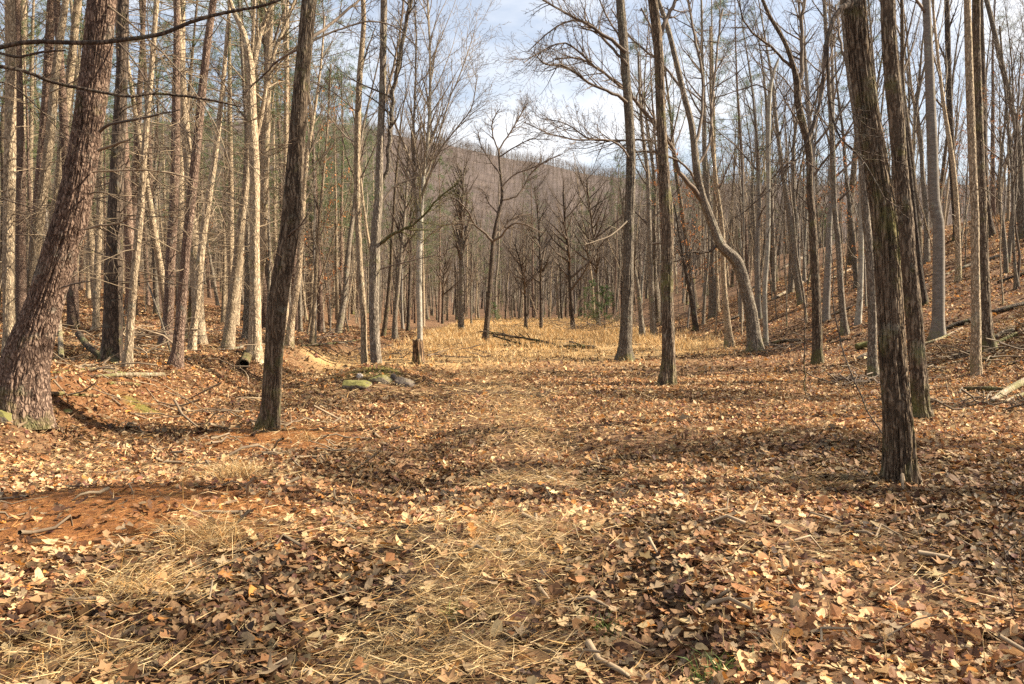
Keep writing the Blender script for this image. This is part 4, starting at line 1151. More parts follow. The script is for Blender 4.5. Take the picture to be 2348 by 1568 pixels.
# --- the left wood, front row
left = [
 ('tan', 'straight mossy tan trunk at the left picture edge behind the leaning conifer', [(22, 816, 32), (22, 760, 27), (20, 600, 25), (28, 340, 24), (33, 170, 22), (36, 0, 21)], None, 16),
 ('tan', 'thin tan trunk right of the one at the left picture edge', [(45, 790, 15), (46, 640, 14), (49, 400, 14), (52, 170, 14), (56, 0, 13)], 26, 12),
 ('pine', 'dark trunk behind the leaning conifer, its left side in shade', [(64, 770, 24), (72, 640, 22), (90, 440, 21), (105, 250, 20), (112, 120, 19), (120, 0, 18)], 22, 14),
 ('tan', 'bright sunlit trunk slanting right behind the leaning conifer', [(70, 780, 24), (78, 600, 22), (97, 450, 21), (117, 300, 19), (130, 150, 17), (150, 0, 14)], 21, 10),
 ('tan', 'slanting sunlit trunk just left of the leaning conifer top', [(90, 780, 20), (103, 640, 20), (128, 480, 20), (148, 300, 18), (165, 150, 17), (182, 0, 16)], 23, 12),
 ('dark', 'broad dark trunk with short dead snags right of the leaning conifer', [(255, 830, 50), (257, 800, 44), (261, 650, 38), (263, 480, 33), (269, 300, 28), (275, 150, 26), (275, 0, 24)], None, 24),
 ('tan', 'pale slim trunk between the leaning conifer and the broad dark trunk', [(217, 802, 18), (219, 760, 16), (221, 650, 15), (226, 500, 14), (229, 380, 12), (233, 200, 10), (236, 50, 8)], 21.5, 18),
 ('tan', 'pale trunk touching the right side of the broad dark one and leaning right', [(292, 842, 24), (295, 800, 19), (301, 700, 17), (311, 580, 17), (320, 480, 16), (331, 330, 14), (342, 200, 12), (355, 20, 11)], None, 26),
 ('pine', 'tall straight trunk, shaded left and lit right, mid left wood', [(378, 792, 30), (384, 740, 24), (390, 600, 22), (397, 480, 20), (401, 350, 20), (403, 200, 17), (405, 60, 13), (406, 0, 12)], None, 22),
 ('pine', 'reddish trunk with many dead limbs and spread roots at the bank', [(402, 840, 34), (407, 800, 25), (415, 700, 22), (426, 560, 20), (440, 420, 20), (452, 280, 19), (468, 120, 17), (482, 0, 15)], None, 34),
 ('tan', 'slender trunk hugging the right side of the reddish one', [(440, 806, 20), (444, 760, 17), (451, 700, 17), (464, 560, 17), (481, 440, 15), (497, 330, 13), (510, 200, 10), (520, 60, 8)], None, 16),
 ('tan', 'stout pale trunk left of the hollow log', [(522, 800, 30), (525, 760, 25), (531, 700, 24), (541, 600, 21), (551, 497, 18), (562, 400, 13), (566, 300, 10), (572, 180, 8)], None, 12),
 ('grey', 'dark slim trunk between the stout pale one and the big forked one', [(563, 790, 17), (565, 740, 15), (568, 600, 14), (562, 440, 13), (566, 330, 10), (560, 200, 7)], 23, 8),
]
for k, (bk, lab, px, dep, nd_) in enumerate(left):
    traced('pine_tree' if bk in ('pine', 'dark') else 'bare_tree', lab, bk, px, depth=dep, dead=nd_, seed=60 + k, sides=32, step=.16, furrow=.06, freq=4, top='pine' if k not in (3, 10) else 'bare', lump=.03)
traced('bare_tree', 'big straight trunk forking high above the hollow log', 'tan',
       [(583, 822, 38), (584, 790, 31), (585, 700, 25), (583, 560, 22), (584, 400, 23), (578, 250, 22), (574, 160, 20), (560, 80, 14), (535, 20, 10), (520, -40, 8)], sides=40, step=.14, seed=80, furrow=.05, dead=6, limbs=[
        dict(px=[(575, 165, 14), (590, 110, 12), (605, 60, 11), (628, 0, 10), (650, -50, 8)], d1=.4, n=7, mat='tan'),
        dict(px=[(585, 330, 10), (598, 270, 10), (615, 180, 9), (640, 90, 8), (668, 20, 7), (690, -40, 5)], d1=.6, n=8, mat='tan'),
        dict(px=[(584, 300, 5), (540, 240, 4), (500, 170, 3), (470, 130, 2)], d1=-.6, n=7)])
traced('bare_tree', 'slanting pale trunk right behind the lone mossy one', 'tan',
       [(662, 795, 22), (667, 740, 17), (682, 640, 15), (692, 497, 12), (703, 360, 10), (718, 270, 7), (735, 150, 5), (745, 40, 4)], sides=22, seed=81, furrow=.03, top=None, asc=dict(n=20, t0=.3, ang=32, lr=.24, mat='twig_pale'))
traced('bare_tree', 'slim trunk with orange leaves clinging near it, left of the double tree', 'tan',
       [(714, 790, 12), (718, 740, 9), (724, 640, 9), (731, 531, 8), (742, 420, 6), (752, 300, 5), (760, 150, 4)], sides=16, seed=82, top=None, asc=dict(n=20, t0=.3, ang=34, lr=.24, mat='twig_pale'))

# --- off-frame pine at the left whose boughs reach across the top
rs = np.random.default_rng(77)
bx, by = -5.6, 6.6
bz = float(H(bx, by))
bough = thing('pine_tree', (bx, by, bz), 'pine just outside the left edge whose bare boughs cross the upper left', 'tree')
(p, rd), dead, green, tuf = pine_tree(rs, 16, .19, .55, .34, 14, 26, 2.2)
link('trunk', trunk_mesh('trunk', p, rd, M['pine'], sides=40, step=.15, furrow=.1, freq=6, seed=90), bough)
link('crown', pine_crown_mesh('crown', dead, green, tuf, M['twig_dead']), bough)
for lp, d0, d1, n_ in (([(-250, 125, 10), (-100, 125, 9), (0, 108, 8.5), (60, 97, 8.5), (130, 96, 8), (210, 98, 8.5), (300, 90, 8), (380, 75, 7.5), (440, 50, 7), (520, 28, 6), (620, 8, 5), (700, -30, 3)], 6.6, 6.9, 3),
                   ([(-250, 190, 7), (-90, 158, 7), (0, 153, 7), (60, 165, 6.5), (120, 188, 6), (200, 205, 6), (300, 221, 5.5), (350, 214, 5), (450, 224, 4.5), (550, 244, 3)], 6.6, 7.3, 4),
                   ([(-250, 130, 6), (-60, 118, 5), (0, 122, 5), (42, 131, 5), (90, 120, 4.5), (150, 116, 3)], 6.6, 6.7, 2),
                   ([(-250, 240, 4), (-100, 200, 3.5), (0, 188, 3), (40, 205, 3), (100, 260, 2), (160, 330, 1.2)], 6.6, 7.6, 5),
                   ([(-250, 420, 4), (-60, 445, 3.5), (0, 455, 3), (70, 475, 2.5)], 6.6, 7.0, 2)):
    P_, R_ = to3(lp, d0, d1)
    R_ = R_ * 1.25
    P_[0] = p[3] * 0 + np.array([bx, by, P_[0][2]])
    S = spline(np.concatenate([P_ - np.array([bx, by, bz]), R_[:, None]], 1), 44)
    pts, rad = S[:, :3], S[:, 3]
    pts = pts + rs.normal(0, 1, pts.shape) * rad[:, None] * .12
    acc = [(pts, rad, 8)]
    sprout(acc, pts, rad * .5, 3.2, 1, rs, dict(PLIMB, lr=[1, .22, .4, .5], n=[0, 8, 4], up=[0, .0, .0, 0]), t0=.3, n=n_)
    v, q = tubes(acc)
    link('branch', make_mesh('branch', v, q, None, True, (M['dark'],)), bough)

# ------------------------------------------------------------------ the wood behind
def copy_tree(kind, v, x, y, s, label, cat, group, rs, name, lean=0.035):
    tm, cm, h = VAR[kind][v]
    z = float(H(x, y)) - .05
    r = thing(name, (x, y, z), label, cat, group)
    r.rotation_euler = (rs.normal(0, lean), rs.normal(0, lean), rs.uniform(0, 6.28))
    r.scale = (s, s, s * rs.uniform(.9, 1.15))
    a = link('trunk', tm, r)
    b = link('crown', cm, r)
    return r

rs = np.random.default_rng(33)
def wood_ok(x, y):
    l_edge = -6.6 - 0.4 * math.sin(y * .3)
    if y < 16: return False
    if y < 78 and l_edge < x < (8.2 if y > 40 else 10.0): return False
    if x < 0 and y < 20: return False
    if x > 0 and y < 24: return False
    return True
cand = []
N = 9500
yy_ = np.sqrt(rs.uniform(17 ** 2, 190 ** 2, N)); uu = rs.uniform(-.80, .80, N)
for y, u in zip(yy_, uu):
    x = u * y
    if wood_ok(x, y):
        # denser towards the viewer on the left, thinner far away where rows overlap
        if rs.uniform() < (0.95 if y > 60 else 1.0):
            if not (x > 20 and y < 75 and rs.uniform() < .35):
                cand.append((x, y))
cand.sort(key=lambda c: c[1])
picked = []
for x, y in cand:
    md = 1.0 if y < 45 else (1.3 if y < 90 else 1.7)
    if all((x - a) ** 2 + (y - b_) ** 2 > md * md for a, b_ in picked[-160:]):
        picked.append((x, y))
print('wood', len(picked))
near, far = [], []
for x, y in picked:
    r = rs.uniform()
    if x < -5 and y < 80:
        kind = 'pine' if r < .38 else ('bare' if r < .60 else ('sap' if r < .985 else 'beech'))
    elif y > 78 and abs(x) < 40:
        kind = 'bare' if r < .55 else ('sap' if r < .965 else ('young' if r < .97 else 'pine'))
    else:
        kind = 'bare' if r < .50 else ('sap' if r < .93 else ('beech' if r < .96 else 'pine'))
    v = int(rs.integers(len(VAR[kind])))
    if kind == 'bare':
        v = int(rs.integers(8, 11)) if (74 < y < 130 and abs(x) < 45 and rs.uniform() < .6) else int(rs.integers(8))
    s = float(rs.uniform(.55, 1.08))
    (near if len(near) < 215 and abs(x / y) < .68 else far).append((kind, v, x, y, s))
for kind, v, x, y, s in near:
    side = 'left' if x < 0 else 'right'
    if kind == 'pine':
        a = ('pine_tree', 'slim pine with dead lower twigs crowded among its like in the left wood' if side == 'left' else 'pine among the bare trees of the right-hand slope', 'tree', 'pines of the %s wood' % side)
    elif kind == 'bare':
        a = ('bare_tree', 'leafless forest tree crowded among its like in the %s' % ('left wood' if side == 'left' else 'wood on the right slope'), 'tree', 'bare trees of the %s wood' % side)
    elif kind == 'beech':
        a = ('beech_sapling', 'understory sapling still holding orange leaves in the %s wood' % side, 'sapling', 'orange-leaved saplings of the %s wood' % side)
    else:
        a = ('sapling', 'thin bare pole sapling among the trunks %s' % ('of the left wood' if side == 'left' else 'on the right slope'), 'sapling', 'saplings of the %s wood' % side)
    copy_tree(kind, v, x, y, s, a[1], a[2], a[3], rs, a[0])
# saplings and evergreens placed where the photograph shows them
for px, py, kind, v, s, lab in ((722, 792, 'beech', 0, .95, 'leaning sapling with orange leaves in front of the left wood near the double tree'),
                           (1598, 748, 'beech', 1, 1.2, 'sapling with clinging rust-orange leaves behind the lone furrowed trunk'),
                           (1575, 752, 'beech', 0, 1.1, 'second rust-leaved sapling, left of the other behind the furrowed trunk'),
                           (1985, 705, 'beech', 1, .8, 'small orange-leaved sapling left of the nearest right trunk'),
                           (1130, 742, 'young', 1, .45, 'low green evergreen at the end of the meadow behind the lone tree'),
                           (1345, 752, 'young', 0, .5, 'dark green young hemlock at the meadow corner, taller one'),
                           (1385, 756, 'young', 1, .6, 'dark green young hemlock left of the grey flared tree')):
    h = hit(px, py)
    copy_tree(kind, v, h[0], h[1], s, lab, 'sapling' if kind == 'beech' else 'evergreen', None, rs, 'beech_sapling' if kind == 'beech' else 'young_hemlock', .06)
# slim poles on the right slope foot
for px, py, s in ((1800, 655, 1.0), (1808, 660, .9), (1835, 690, .8), (1848, 740, .9), (2050, 690, .8), (1985, 620, .9), (2010, 640, .7), (1700, 770, .9), (1712, 760, .8), (1780, 730, .9), (1640, 760, .9), (2300, 700, .6)):
    h = hit(px, py)
    copy_tree('sap', int(rs.integers(5)), h[0], h[1], s, 'slim pale pole sapling at the foot of the right slope', 'sapling', 'pole saplings along the right slope foot', rs, 'sapling', .07)
# trees beside and behind the viewer on the sun side: their shade falls across the leaves
for x, y, v, s in ((13.5, 3.2, 0, .9), (17, 7.4, 1, 1.0), (21, 1.2, 2, .9), (12.2, 9.2, 3, .8), (24, 5.3, 4, 1.0), (15.2, 12.6, 5, .9), (27, 10.2, 6, 1.0), (20, 15.2, 7, 1.0), (30, 2.8, 0, .9), (18.5, 4.9, 3, .8)):
    copy_tree('bare', v, x, y, s, 'slope tree beyond the right picture edge whose shadow crosses the leaves', 'tree', 'slope trees beyond the right edge', rs, 'bare_tree')

# instanced masses (one object each)
SRC = bpy.data.collections.new('tree_sources')      # not linked to the scene
def mass(name, items, label, cat, srcs):
    """geometry-nodes wood: points carry scale, turn and which tree"""
    n = len(items)
    me = bpy.data.meshes.new(name)
    me.vertices.add(n)
    me.vertices.foreach_set('co', np.array([[i_[2], i_[3], i_[5]] for i_ in items], np.float32).ravel())
    a = me.attributes.new('which', 'INT', 'POINT'); a.data.foreach_set('value', np.array([i_[1] for i_ in items], np.int32))
    a = me.attributes.new('size', 'FLOAT', 'POINT'); a.data.foreach_set('value', np.array([i_[4] for i_ in items], np.float32))
    a = me.attributes.new('turn', 'FLOAT_VECTOR', 'POINT')
    a.data.foreach_set('vector', np.stack([rs.normal(0, .03, n), rs.normal(0, .03, n), rs.uniform(0, 6.28, n)], 1).astype(np.float32).ravel())
    o = link(name, me)
    tag(o, label, cat, None, 'stuff')
    cl = bpy.data.collections.new(name + '_sources')
    for k, me2 in enumerate(srcs):
        so = bpy.data.objects.new('source_%02d' % k, me2)
        cl.objects.link(so)
    ng = bpy.data.node_groups.new(name + '_nodes', 'GeometryNodeTree')
    ng.interface.new_socket('Geometry', in_out='INPUT', socket_type='NodeSocketGeometry')
    ng.interface.new_socket('Geometry', in_out='OUTPUT', socket_type='NodeSocketGeometry')
    N_ = ng.nodes
    gi, go = N_.new('NodeGroupInput'), N_.new('NodeGroupOutput')
    ci = N_.new('GeometryNodeCollectionInfo'); ci.inputs['Collection'].default_value = cl
    ci.inputs['Separate Children'].default_value = True; ci.inputs['Reset Children'].default_value = True
    ip = N_.new('GeometryNodeInstanceOnPoints'); ip.inputs['Pick Instance'].default_value = True
    def attr(nm, ty):
        q = N_.new('GeometryNodeInputNamedAttribute'); q.data_type = ty; q.inputs['Name'].default_value = nm
        return [s for s in q.outputs if s.enabled and s.name == 'Attribute'][0]
    m2p = N_.new('GeometryNodeMeshToPoints')
    er = N_.new('FunctionNodeEulerToRotation')
    ng.links.new(gi.outputs[0], m2p.inputs['Mesh'])
    ng.links.new(m2p.outputs['Points'], ip.inputs['Points'])
    ng.links.new(ci.outputs[0], ip.inputs['Instance'])
    ng.links.new(attr('which', 'INT'), ip.inputs['Instance Index'])
    ng.links.new(attr('size', 'FLOAT'), ip.inputs['Scale'])
    ng.links.new(attr('turn', 'FLOAT_VECTOR'), er.inputs[0])
    ng.links.new(er.outputs[0], ip.inputs['Rotation'])
    ng.links.new(ip.outputs[0], go.inputs[0])
    md = o.modifiers.new('nodes', 'NODES'); md.node_group = ng
    return o

def joined(tm, cm):
    """trunk and crown of a variant as one mesh for the far wood"""
    a = bpy.data.objects.new('a', tm); b = bpy.data.objects.new('b', cm)
    import bmesh
    vs, qs, ts, mq, mt, cols, off, mats = [], [], [], [], [], [], 0, []
    for me in (tm, cm):
        nv = len(me.vertices)
        co = np.empty(nv * 3, np.float32); me.vertices.foreach_get('co', co)
        npoly = len(me.polygons)
        lt_ = np.empty(npoly, np.int32); me.polygons.foreach_get('loop_total', lt_)
        ls = np.empty(npoly, np.int32); me.polygons.foreach_get('loop_start', ls)
        mi = np.empty(npoly, np.int32); me.polygons.foreach_get('material_index', mi)
        lv_ = np.empty(len(me.loops), np.int32); me.loops.foreach_get('vertex_index', lv_)
        q = lt_ == 4; t = lt_ == 3
        qs.append(lv_[ls[q][:, None] + np.arange(4)] + off); ts.append(lv_[ls[t][:, None] + np.arange(3)] + off)
        mq.append(mi[q] + len(mats)); mt.append(mi[t] + len(mats))
        mats += list(me.materials)
        if 'tint' in me.attributes:
            c = np.empty(nv * 4, np.float32); me.attributes['tint'].data.foreach_get('color', c); cols.append(c.reshape(-1, 4))
        else:
            cols.append(np.ones((nv, 4), np.float32))
        vs.append(co.reshape(-1, 3)); off += nv
    bpy.data.objects.remove(a); bpy.data.objects.remove(b)
    return make_mesh('far_tree', np.concatenate(vs), np.concatenate(qs), np.concatenate(ts), False, mats, np.concatenate(mq), np.concatenate(mt), np.concatenate(cols))

srcs, idx = [], {}
for kind in ('bare', 'pine', 'sap', 'beech', 'young'):
    for v in range(len(VAR[kind])):
        idx[(kind, v)] = len(srcs)
        srcs.append(joined(VAR[kind][v][0], VAR[kind][v][1]))
items = [(k, idx[(k, v)], x, y, s, float(H(x, y)) - .05) for k, v, x, y, s in far]
mass('distant_woods', items, 'mass of bare trees and saplings filling the valley behind the clearing', 'woods', srcs)
# forest on the far ridge
rs = np.random.default_rng(44)
n = 17000
y = np.sqrt(rs.uniform(190 ** 2, (RIDGE_R + 25) ** 2, n)); u = rs.uniform(-.62, .62, n)
x = u * y
z = H(x, y)
hs = [srcs[idx[('bare', k)]] for k in (0, 1, 3, 5)]
items = [('bare', int(rs.integers(4)), float(x[k]), float(y[k]), float(rs.uniform(.42, .68)), float(z[k]) - .5) for k in range(n)]
mass('ridge_woods', items, 'bare grey-brown forest covering the distant ridge', 'woods', hs)

# ------------------------------------------------------------------ fallen wood, rocks, stump
def log(label, px, bk, w=None, name='fallen_log', cat='log', lift=1.0, n=0, seed=0, sides=14, group=None, hs=None):
    """px: [(x,y,w)] each point resting on the ground"""
    rs = np.random.default_rng(seed + 500)
    pts, rad = [], []
    for k, (x, y, w_) in enumerate(px):
        h = hit(x, y)
        r = w_ / 2 * h[1] / F * 1.3
        up = (hs[k] if hs else 0)
        pts.append(h + np.array([0, 0, r * lift + up])); rad.append(r)
    pts = np.array(pts); O = pts[0].copy(); O[2] = float(H(O[0], O[1]))
    root = thing(name, tuple(O), label, cat, group)
    link('trunk', trunk_mesh('trunk', pts - O, rad, M[bk], sides=sides, step=.12, furrow=.08, freq=3, flare=0, seed=seed, cap=True, lump=.09), root)
    if n:
        acc = []
        S = spline(np.concatenate([pts - O, np.array(rad)[:, None]], 1), 12)
        sprout(acc, S[:, :3], S[:, 3], np.linalg.norm(pts[-1] - pts[0]), 1, rs, dict(PLIMB, n=[0, n, 3], up=[0, .03, .02], lr=[1, .25, .4]), t0=.3, n=n)
        v, q = tubes(acc)
        link('branch', make_mesh('branch', v, q, None, True, (M['twig_dead' if bk == 'dead' else 'twig'],)), root)
    return root
log('pale barkless log lying across the left bank', [(215, 866, 5), (290, 864, 8), (375, 865, 8)], 'dead', seed=1)
log('mossy log crossing under the pale one on the left bank', [(118, 858, 4), (215, 850, 5), (300, 862, 5)], 'mosswood', seed=2)
log('short dark log in front of the pale one on the left bank', [(248, 883, 6), (290, 884, 6), (320, 887, 5)], 'rot', seed=3)
log('dark log half sunk in leaves near the leaning conifer foot', [(98, 907, 8), (125, 908, 8), (145, 908, 7)], 'rot', seed=4)
log('dark thin log right of the half sunk one near the leaning conifer', [(160, 908, 4), (200, 910, 6), (224, 914, 5)], 'rot', seed=5)
log('brown log behind the pale one on the left bank', [(170, 847, 5), (215, 851, 6), (262, 856, 4)], 'pine', seed=6)
log('long thin pole lying on the left bank in front of the broad dark trunk', [(140, 845, 3), (220, 838, 3.5), (280, 833, 3)], 'dead', seed=7)
log('black broken log propped up behind the left bank beside the broad dark trunk', [(180, 815, 11), (205, 822, 11), (235, 826, 10)], 'dark', seed=8, hs=[.35, .15, 0])
log('short standing broken post beside the leaning conifer', [(141, 826, 10), (139, 818, 9), (136, 812, 7)], 'dead', seed=9, hs=[0, .35, .75], name='broken_post', cat='stump')
log('thin slanting pole leaning in the left wood beside the tall straight trunk', [(392, 812, 4), (372, 806, 3.5), (340, 800, 3)], 'grey', seed=10, hs=[0, .6, 1.5])
log('grey log lying behind the hollow one in the left wood', [(500, 806, 4), (530, 805, 6), (556, 800, 6)], 'grey', seed=11, n=3)
log('dark log along the edge of the left wood behind the lone mossy trunk', [(690, 795, 3), (740, 792, 4), (790, 787, 4), (822, 782, 3)], 'dark', seed=12, n=3)
log('dark long log high on the right slope by the picture edge', [(2275, 722, 9), (2310, 712, 9), (2360, 700, 9)], 'dark', seed=13)
log('dark log below the smooth grey trunk running up the slope', [(2150, 765, 5), (2190, 750, 8), (2225, 738, 7)], 'dark', seed=14)
log('pale stick propped across the slope left of the tan trunk', [(2115, 793, 5), (2150, 782, 5), (2205, 755, 4)], 'dead', seed=15)
log('yellow mossy log right of the broad dark trunk', [(2272, 797, 4), (2300, 785, 8), (2330, 772, 8)], 'mosswood', seed=16)
log('reddish broken log above the yellow mossy one', [(2280, 778, 6), (2300, 768, 9), (2325, 762, 8)], 'dead', seed=17)
log('pale thick log at the lower right picture edge', [(2272, 926, 9), (2310, 902, 12), (2360, 876, 13)], 'dead', seed=18)
log('dark rotten log lying behind the pale thick one at the right edge', [(2207, 896, 8), (2250, 899, 10), (2300, 899, 9)], 'rot', seed=19)
log('second pale branch log under the thick one at the right edge', [(2290, 930, 5), (2325, 915, 6), (2360, 903, 7)], 'dead', seed=20)
log('sawn log with dark end lying left of the half hidden trunk', [(1962, 803, 12), (1975, 800, 12), (1998, 795, 12)], 'mosswood', seed=21)
log('yellowish log below the sawn one', [(1964, 826, 5), (1980, 822, 9), (1998, 817, 9)], 'dead', seed=22)
log('pale log running up the far right slope', [(1768, 690, 4), (1795, 676, 5), (1850, 645, 5)], 'dead', seed=23)
log('second pale log higher on the far right slope', [(1795, 618, 4), (1815, 607, 6), (1842, 593, 6)], 'dead', seed=24)
log('dark log on the leaves between the bent and the forked tree', [(1765, 790, 5), (1800, 786, 7), (1835, 782, 4)], 'dark', seed=25, n=3)
log('thin dark pole lying up the slope right of the forked tree', [(1900, 790, 3), (1935, 782, 4), (1975, 768, 4)], 'dark', seed=26)
log('thin stick between the smooth grey and tan trunks', [(2120, 850, 3), (2170, 838, 3.5), (2225, 826, 3)], 'dead', seed=27)
log('mossy end of a log right of the tan trunk foot', [(2240, 833, 6), (2262, 829, 8), (2285, 826, 6)], 'mosswood', seed=28)
log('thin branch lying upslope above the mossy log end', [(2260, 845, 3), (2300, 800, 3), (2345, 795, 3)], 'grey', seed=29, n=4)
for k, (a, b_, c_, w) in enumerate([((1880, 735), (1930, 715), (1975, 700), 5), ((1650, 745), (1690, 728), (1730, 712), 4), ((1990, 655), (2060, 632), (2105, 615), 6), ((2150, 640), (2220, 612), (2290, 590), 5),
                                  ((2285, 650), (2320, 640), (2360, 628), 6), ((1905, 640), (1940, 625), (1990, 600), 4), ((1700, 672), (1740, 655), (1775, 640), 3.5), ((2270, 850), (2310, 838), (2350, 830), 5)]):
    log(['dark pole lying upslope right of the forked dark tree', 'thin log on the slope foot behind the bent tree', 'dark log crossing behind the second right-hand trunk', 'grey log high on the slope behind the tan trunk',
         'short dark log near the twin-stemmed edge tree', 'thin pale log far up between the saplings', 'small log on the far slope left of the grey snag', 'leaf-strewn log above the pale thick one at the right edge'][k],
        [(a[0], a[1], w * .7), (b_[0], b_[1], w), (c_[0], c_[1], w)], ['dark', 'dead', 'dark', 'grey', 'dark', 'dead', 'grey', 'rot'][k], seed=40 + k)
# fallen limbs in the meadow
def fallen(label, parts, seed):
    h0 = hit(*parts[0][0][0][:2])
    root = thing('fallen_branch', tuple(h0), label, 'branch')
    rs = np.random.default_rng(seed)
    for pr, n in parts:
        P_, R_ = [], []
        for x, y, w in pr:
            P_.append(at(x, y, h0[1])); R_.append(w * .8 * h0[1] / F)
        P_ = np.array(P_) - h0
        S = spline(np.concatenate([P_, np.array(R_)[:, None]], 1), 14)
        pts = S[:, :3] + rs.normal(0, .012, (14, 3))
        pts[:, 1] += np.linspace(0, rs.uniform(-.6, .6), 14)
        acc = [(pts, S[:, 3], 6)]
        if n:
            sprout(acc, pts, S[:, 3], 2.5, 1, rs, dict(PLIMB, n=[0, n, 3], lr=[1, .3, .4]), t0=.2, n=n)
        v, q = tubes(acc)
        link('branch', make_mesh('branch', v, q, None, True, (M['dark'],)), root)
fallen('dark fallen limb with forked twigs lying in the meadow grass', [([(1290, 794, 6), (1265, 789, 5), (1230, 780, 4), (1180, 772, 3), (1120, 765, 2)], 9),
        ([(1288, 796, 5), (1250, 792, 4), (1210, 793, 3), (1165, 780, 3), (1130, 768, 2)], 9), ([(1180, 773, 3), (1140, 762, 2), (1100, 758, 1.5)], 7), ([(1240, 792, 3), (1190, 797, 3), (1140, 790, 2)], 7)], 7)
fallen('thick dark broken log with split end in the meadow, right of the forked limb', [([(1368, 800, 9), (1350, 797, 8), (1320, 795, 6), (1280, 796, 4)], 0),
        ([(1352, 806, 7), (1325, 805, 6), (1300, 800, 5)], 0), ([(1340, 795, 3), (1325, 788, 2.5), (1305, 783, 2)], 2)], 8)
# brush piles (each a heap nobody would count)
def brush(label, px, py, rad, n, mat, seed, hgt=.5, ln=1.4):
    rs = np.random.default_rng(seed)
    h = hit(px, py)
    br = []
    for k in range(n):
        a = rs.uniform(0, 6.28); L = rs.uniform(.4, 1) * ln
        p0 = np.array([rs.normal(0, rad), rs.normal(0, rad * .7), 0])
        p0[2] = float(H(h[0] + p0[0], h[1] + p0[1])) - h[2] + rs.uniform(0.01, hgt)
        d_ = np.array([math.cos(a), math.sin(a) * .7, rs.normal(0, .25)])
        pts = np.array([p0 + d_ * L * t + rs.normal(0, .03, 3) for t in np.linspace(-.5, .5, 5)])
        zz = H(h[0] + pts[:, 0], h[1] + pts[:, 1]) - h[2] + .01
        pts[:, 2] = np.maximum(pts[:, 2], zz)
        br.append((pts, rs.uniform(.006, .02) * np.linspace(1, .4, 5), 5))
    v, q = tubes(br)
    tag(link('brush_pile', make_mesh('brush_pile', v, q, None, True, (M[mat],)), None, tuple(h)), label, 'brush pile', None, 'stuff')
brush('tangle of dead sticks right of the broad dark trunk in the left wood', 330, 815, .8, 60, 'twig_dead', 1, .6)
brush('sticks scattered on the left bank in front of the logs', 230, 868, 1.3, 60, 'twig_dead', 2, .1)
brush('twigs lying round the sawn logs on the right slope', 2180, 830, 1.2, 90, 'twig_dead', 3, .12, 1.2)
brush('low brush between the bent tree and the forked one', 1790, 800, .9, 50, 'twig', 4, .15, 1.0)
brush('brush at the foot of the far right meadow corner', 1345, 762, 2.6, 120, 'twig', 5, .8, 2.0)
brush('brush heap further right at the far meadow corner', 1420, 758, 3.0, 120, 'twig', 6, .7, 2.0)
brush('twigs at the foot of the half hidden trunk', 1985, 878, .45, 40, 'twig', 7, .15, .8)
brush('sticks along the edge of the left wood', 760, 792, 2.2, 90, 'twig', 8, .35, 1.6)
brush('twigs scattered below the lone mossy trunk', 640, 1010, 1.2, 60, 'twig_dead', 9, .03, .7)
brush('twigs scattered at the pale thick log on the right', 2290, 930, .8, 60, 'twig_dead', 10, .12, 1.0)
brush('twigs scattered over the left foreground needles', 200, 1220, 1.2, 50, 'twig_dead', 11, .03, .5)
brush('twigs scattered on the right foreground leaves', 1750, 1250, 2.2, 70, 'twig_dead', 12, .03, .5)

# hollow log end
h = hit(559, 846)
root = thing('hollow_log', tuple(h), 'hollow log with a black open end below the forked left trunk', 'log')
ax = norm(np.array([-.25, .95, .10]))
s_, nr = 28, 9
U_ = norm(np.cross(ax, [0, 0, 1.0])); W_ = np.cross(U_, ax)
R0 = 11.5 * h[1] / F
rows = [(1.5, 1.0), (.9, .98), (.4, 1.0), (.1, 1.0), (0, .99), (0, .80), (.08, .74), (.5, .70), (1.2, .62)]
V = []
for t, k in rows:
    th = np.arange(s_) * 2 * math.pi / s_
    rr = R0 * k * (1 + .05 * np.sin(3 * th + 1) + .04 * np.sin(7 * th))
    V.append(ax * t + rr[:, None] * (np.cos(th)[:, None] * U_ + np.sin(th)[:, None] * W_) + np.array([0, 0, R0 * .9]))
V = np.concatenate(V)
a = np.arange(nr - 1)[:, None] * s_; b_ = np.arange(s_)[None]
Q = np.stack([a + b_, a + (b_ + 1) % s_, a + s_ + (b_ + 1) % s_, a + s_ + b_], -1).reshape(-1, 4)
V = np.concatenate([V, [ax * 1.2 + [0, 0, R0 * .9]]])
T = np.stack([(nr - 1) * s_ + np.arange(s_), (nr - 1) * s_ + (np.arange(s_) + 1) % s_, np.full(s_, len(V) - 1)], 1)
mi = np.repeat([0, 0, 0, 0, 0, 1, 1, 1], s_)
link('shell', make_mesh('shell', V, Q, T, True, (M['rot'], M['dark']), mat_q=mi, mat_t=np.ones(len(T))), root)

# rotten stump round the sycamore foot
h = hit(960, 833)
root = thing('rotten_stump', (h[0] - .02, h[1] - .02, h[2]), 'dark rotten hollow stump split open around the foot of the pale tree', 'stump')
R0 = 13.0 * h[1] / F
s_, nr = 48, 16
hh_ = 62 * h[1] / F
th = np.arange(s_) * 2 * math.pi / s_
topz = hh_ * (0.72 + .28 * fbm(np.cos(th) * 2.2 + 3, np.sin(th) * 2.2, 0, 7, 3) * 1.6) * (1 - .25 * (np.sin(th - .5) > .6))
V = []
for k in range(nr):
    t = k / (nr - 1)
    rr = R0 * (1.0 + .38 * math.exp(-t * 6) - .08 * t) * (1 + .12 * (fbm(np.cos(th) * 3 + 5, np.sin(th) * 3, t * 2, 9, 3) - .5) * 2 + .07 * np.sin(9 * th + 2 * t))
    V.append(np.stack([rr * np.cos(th), rr * np.sin(th), topz * t - .05], 1))
for k in range(4):
    t = 1 - k / 3 * .6
    V.append(np.stack([R0 * .72 * np.cos(th), R0 * .72 * np.sin(th), topz * t - .05 - .02], 1))
V = np.concatenate(V); nr += 4
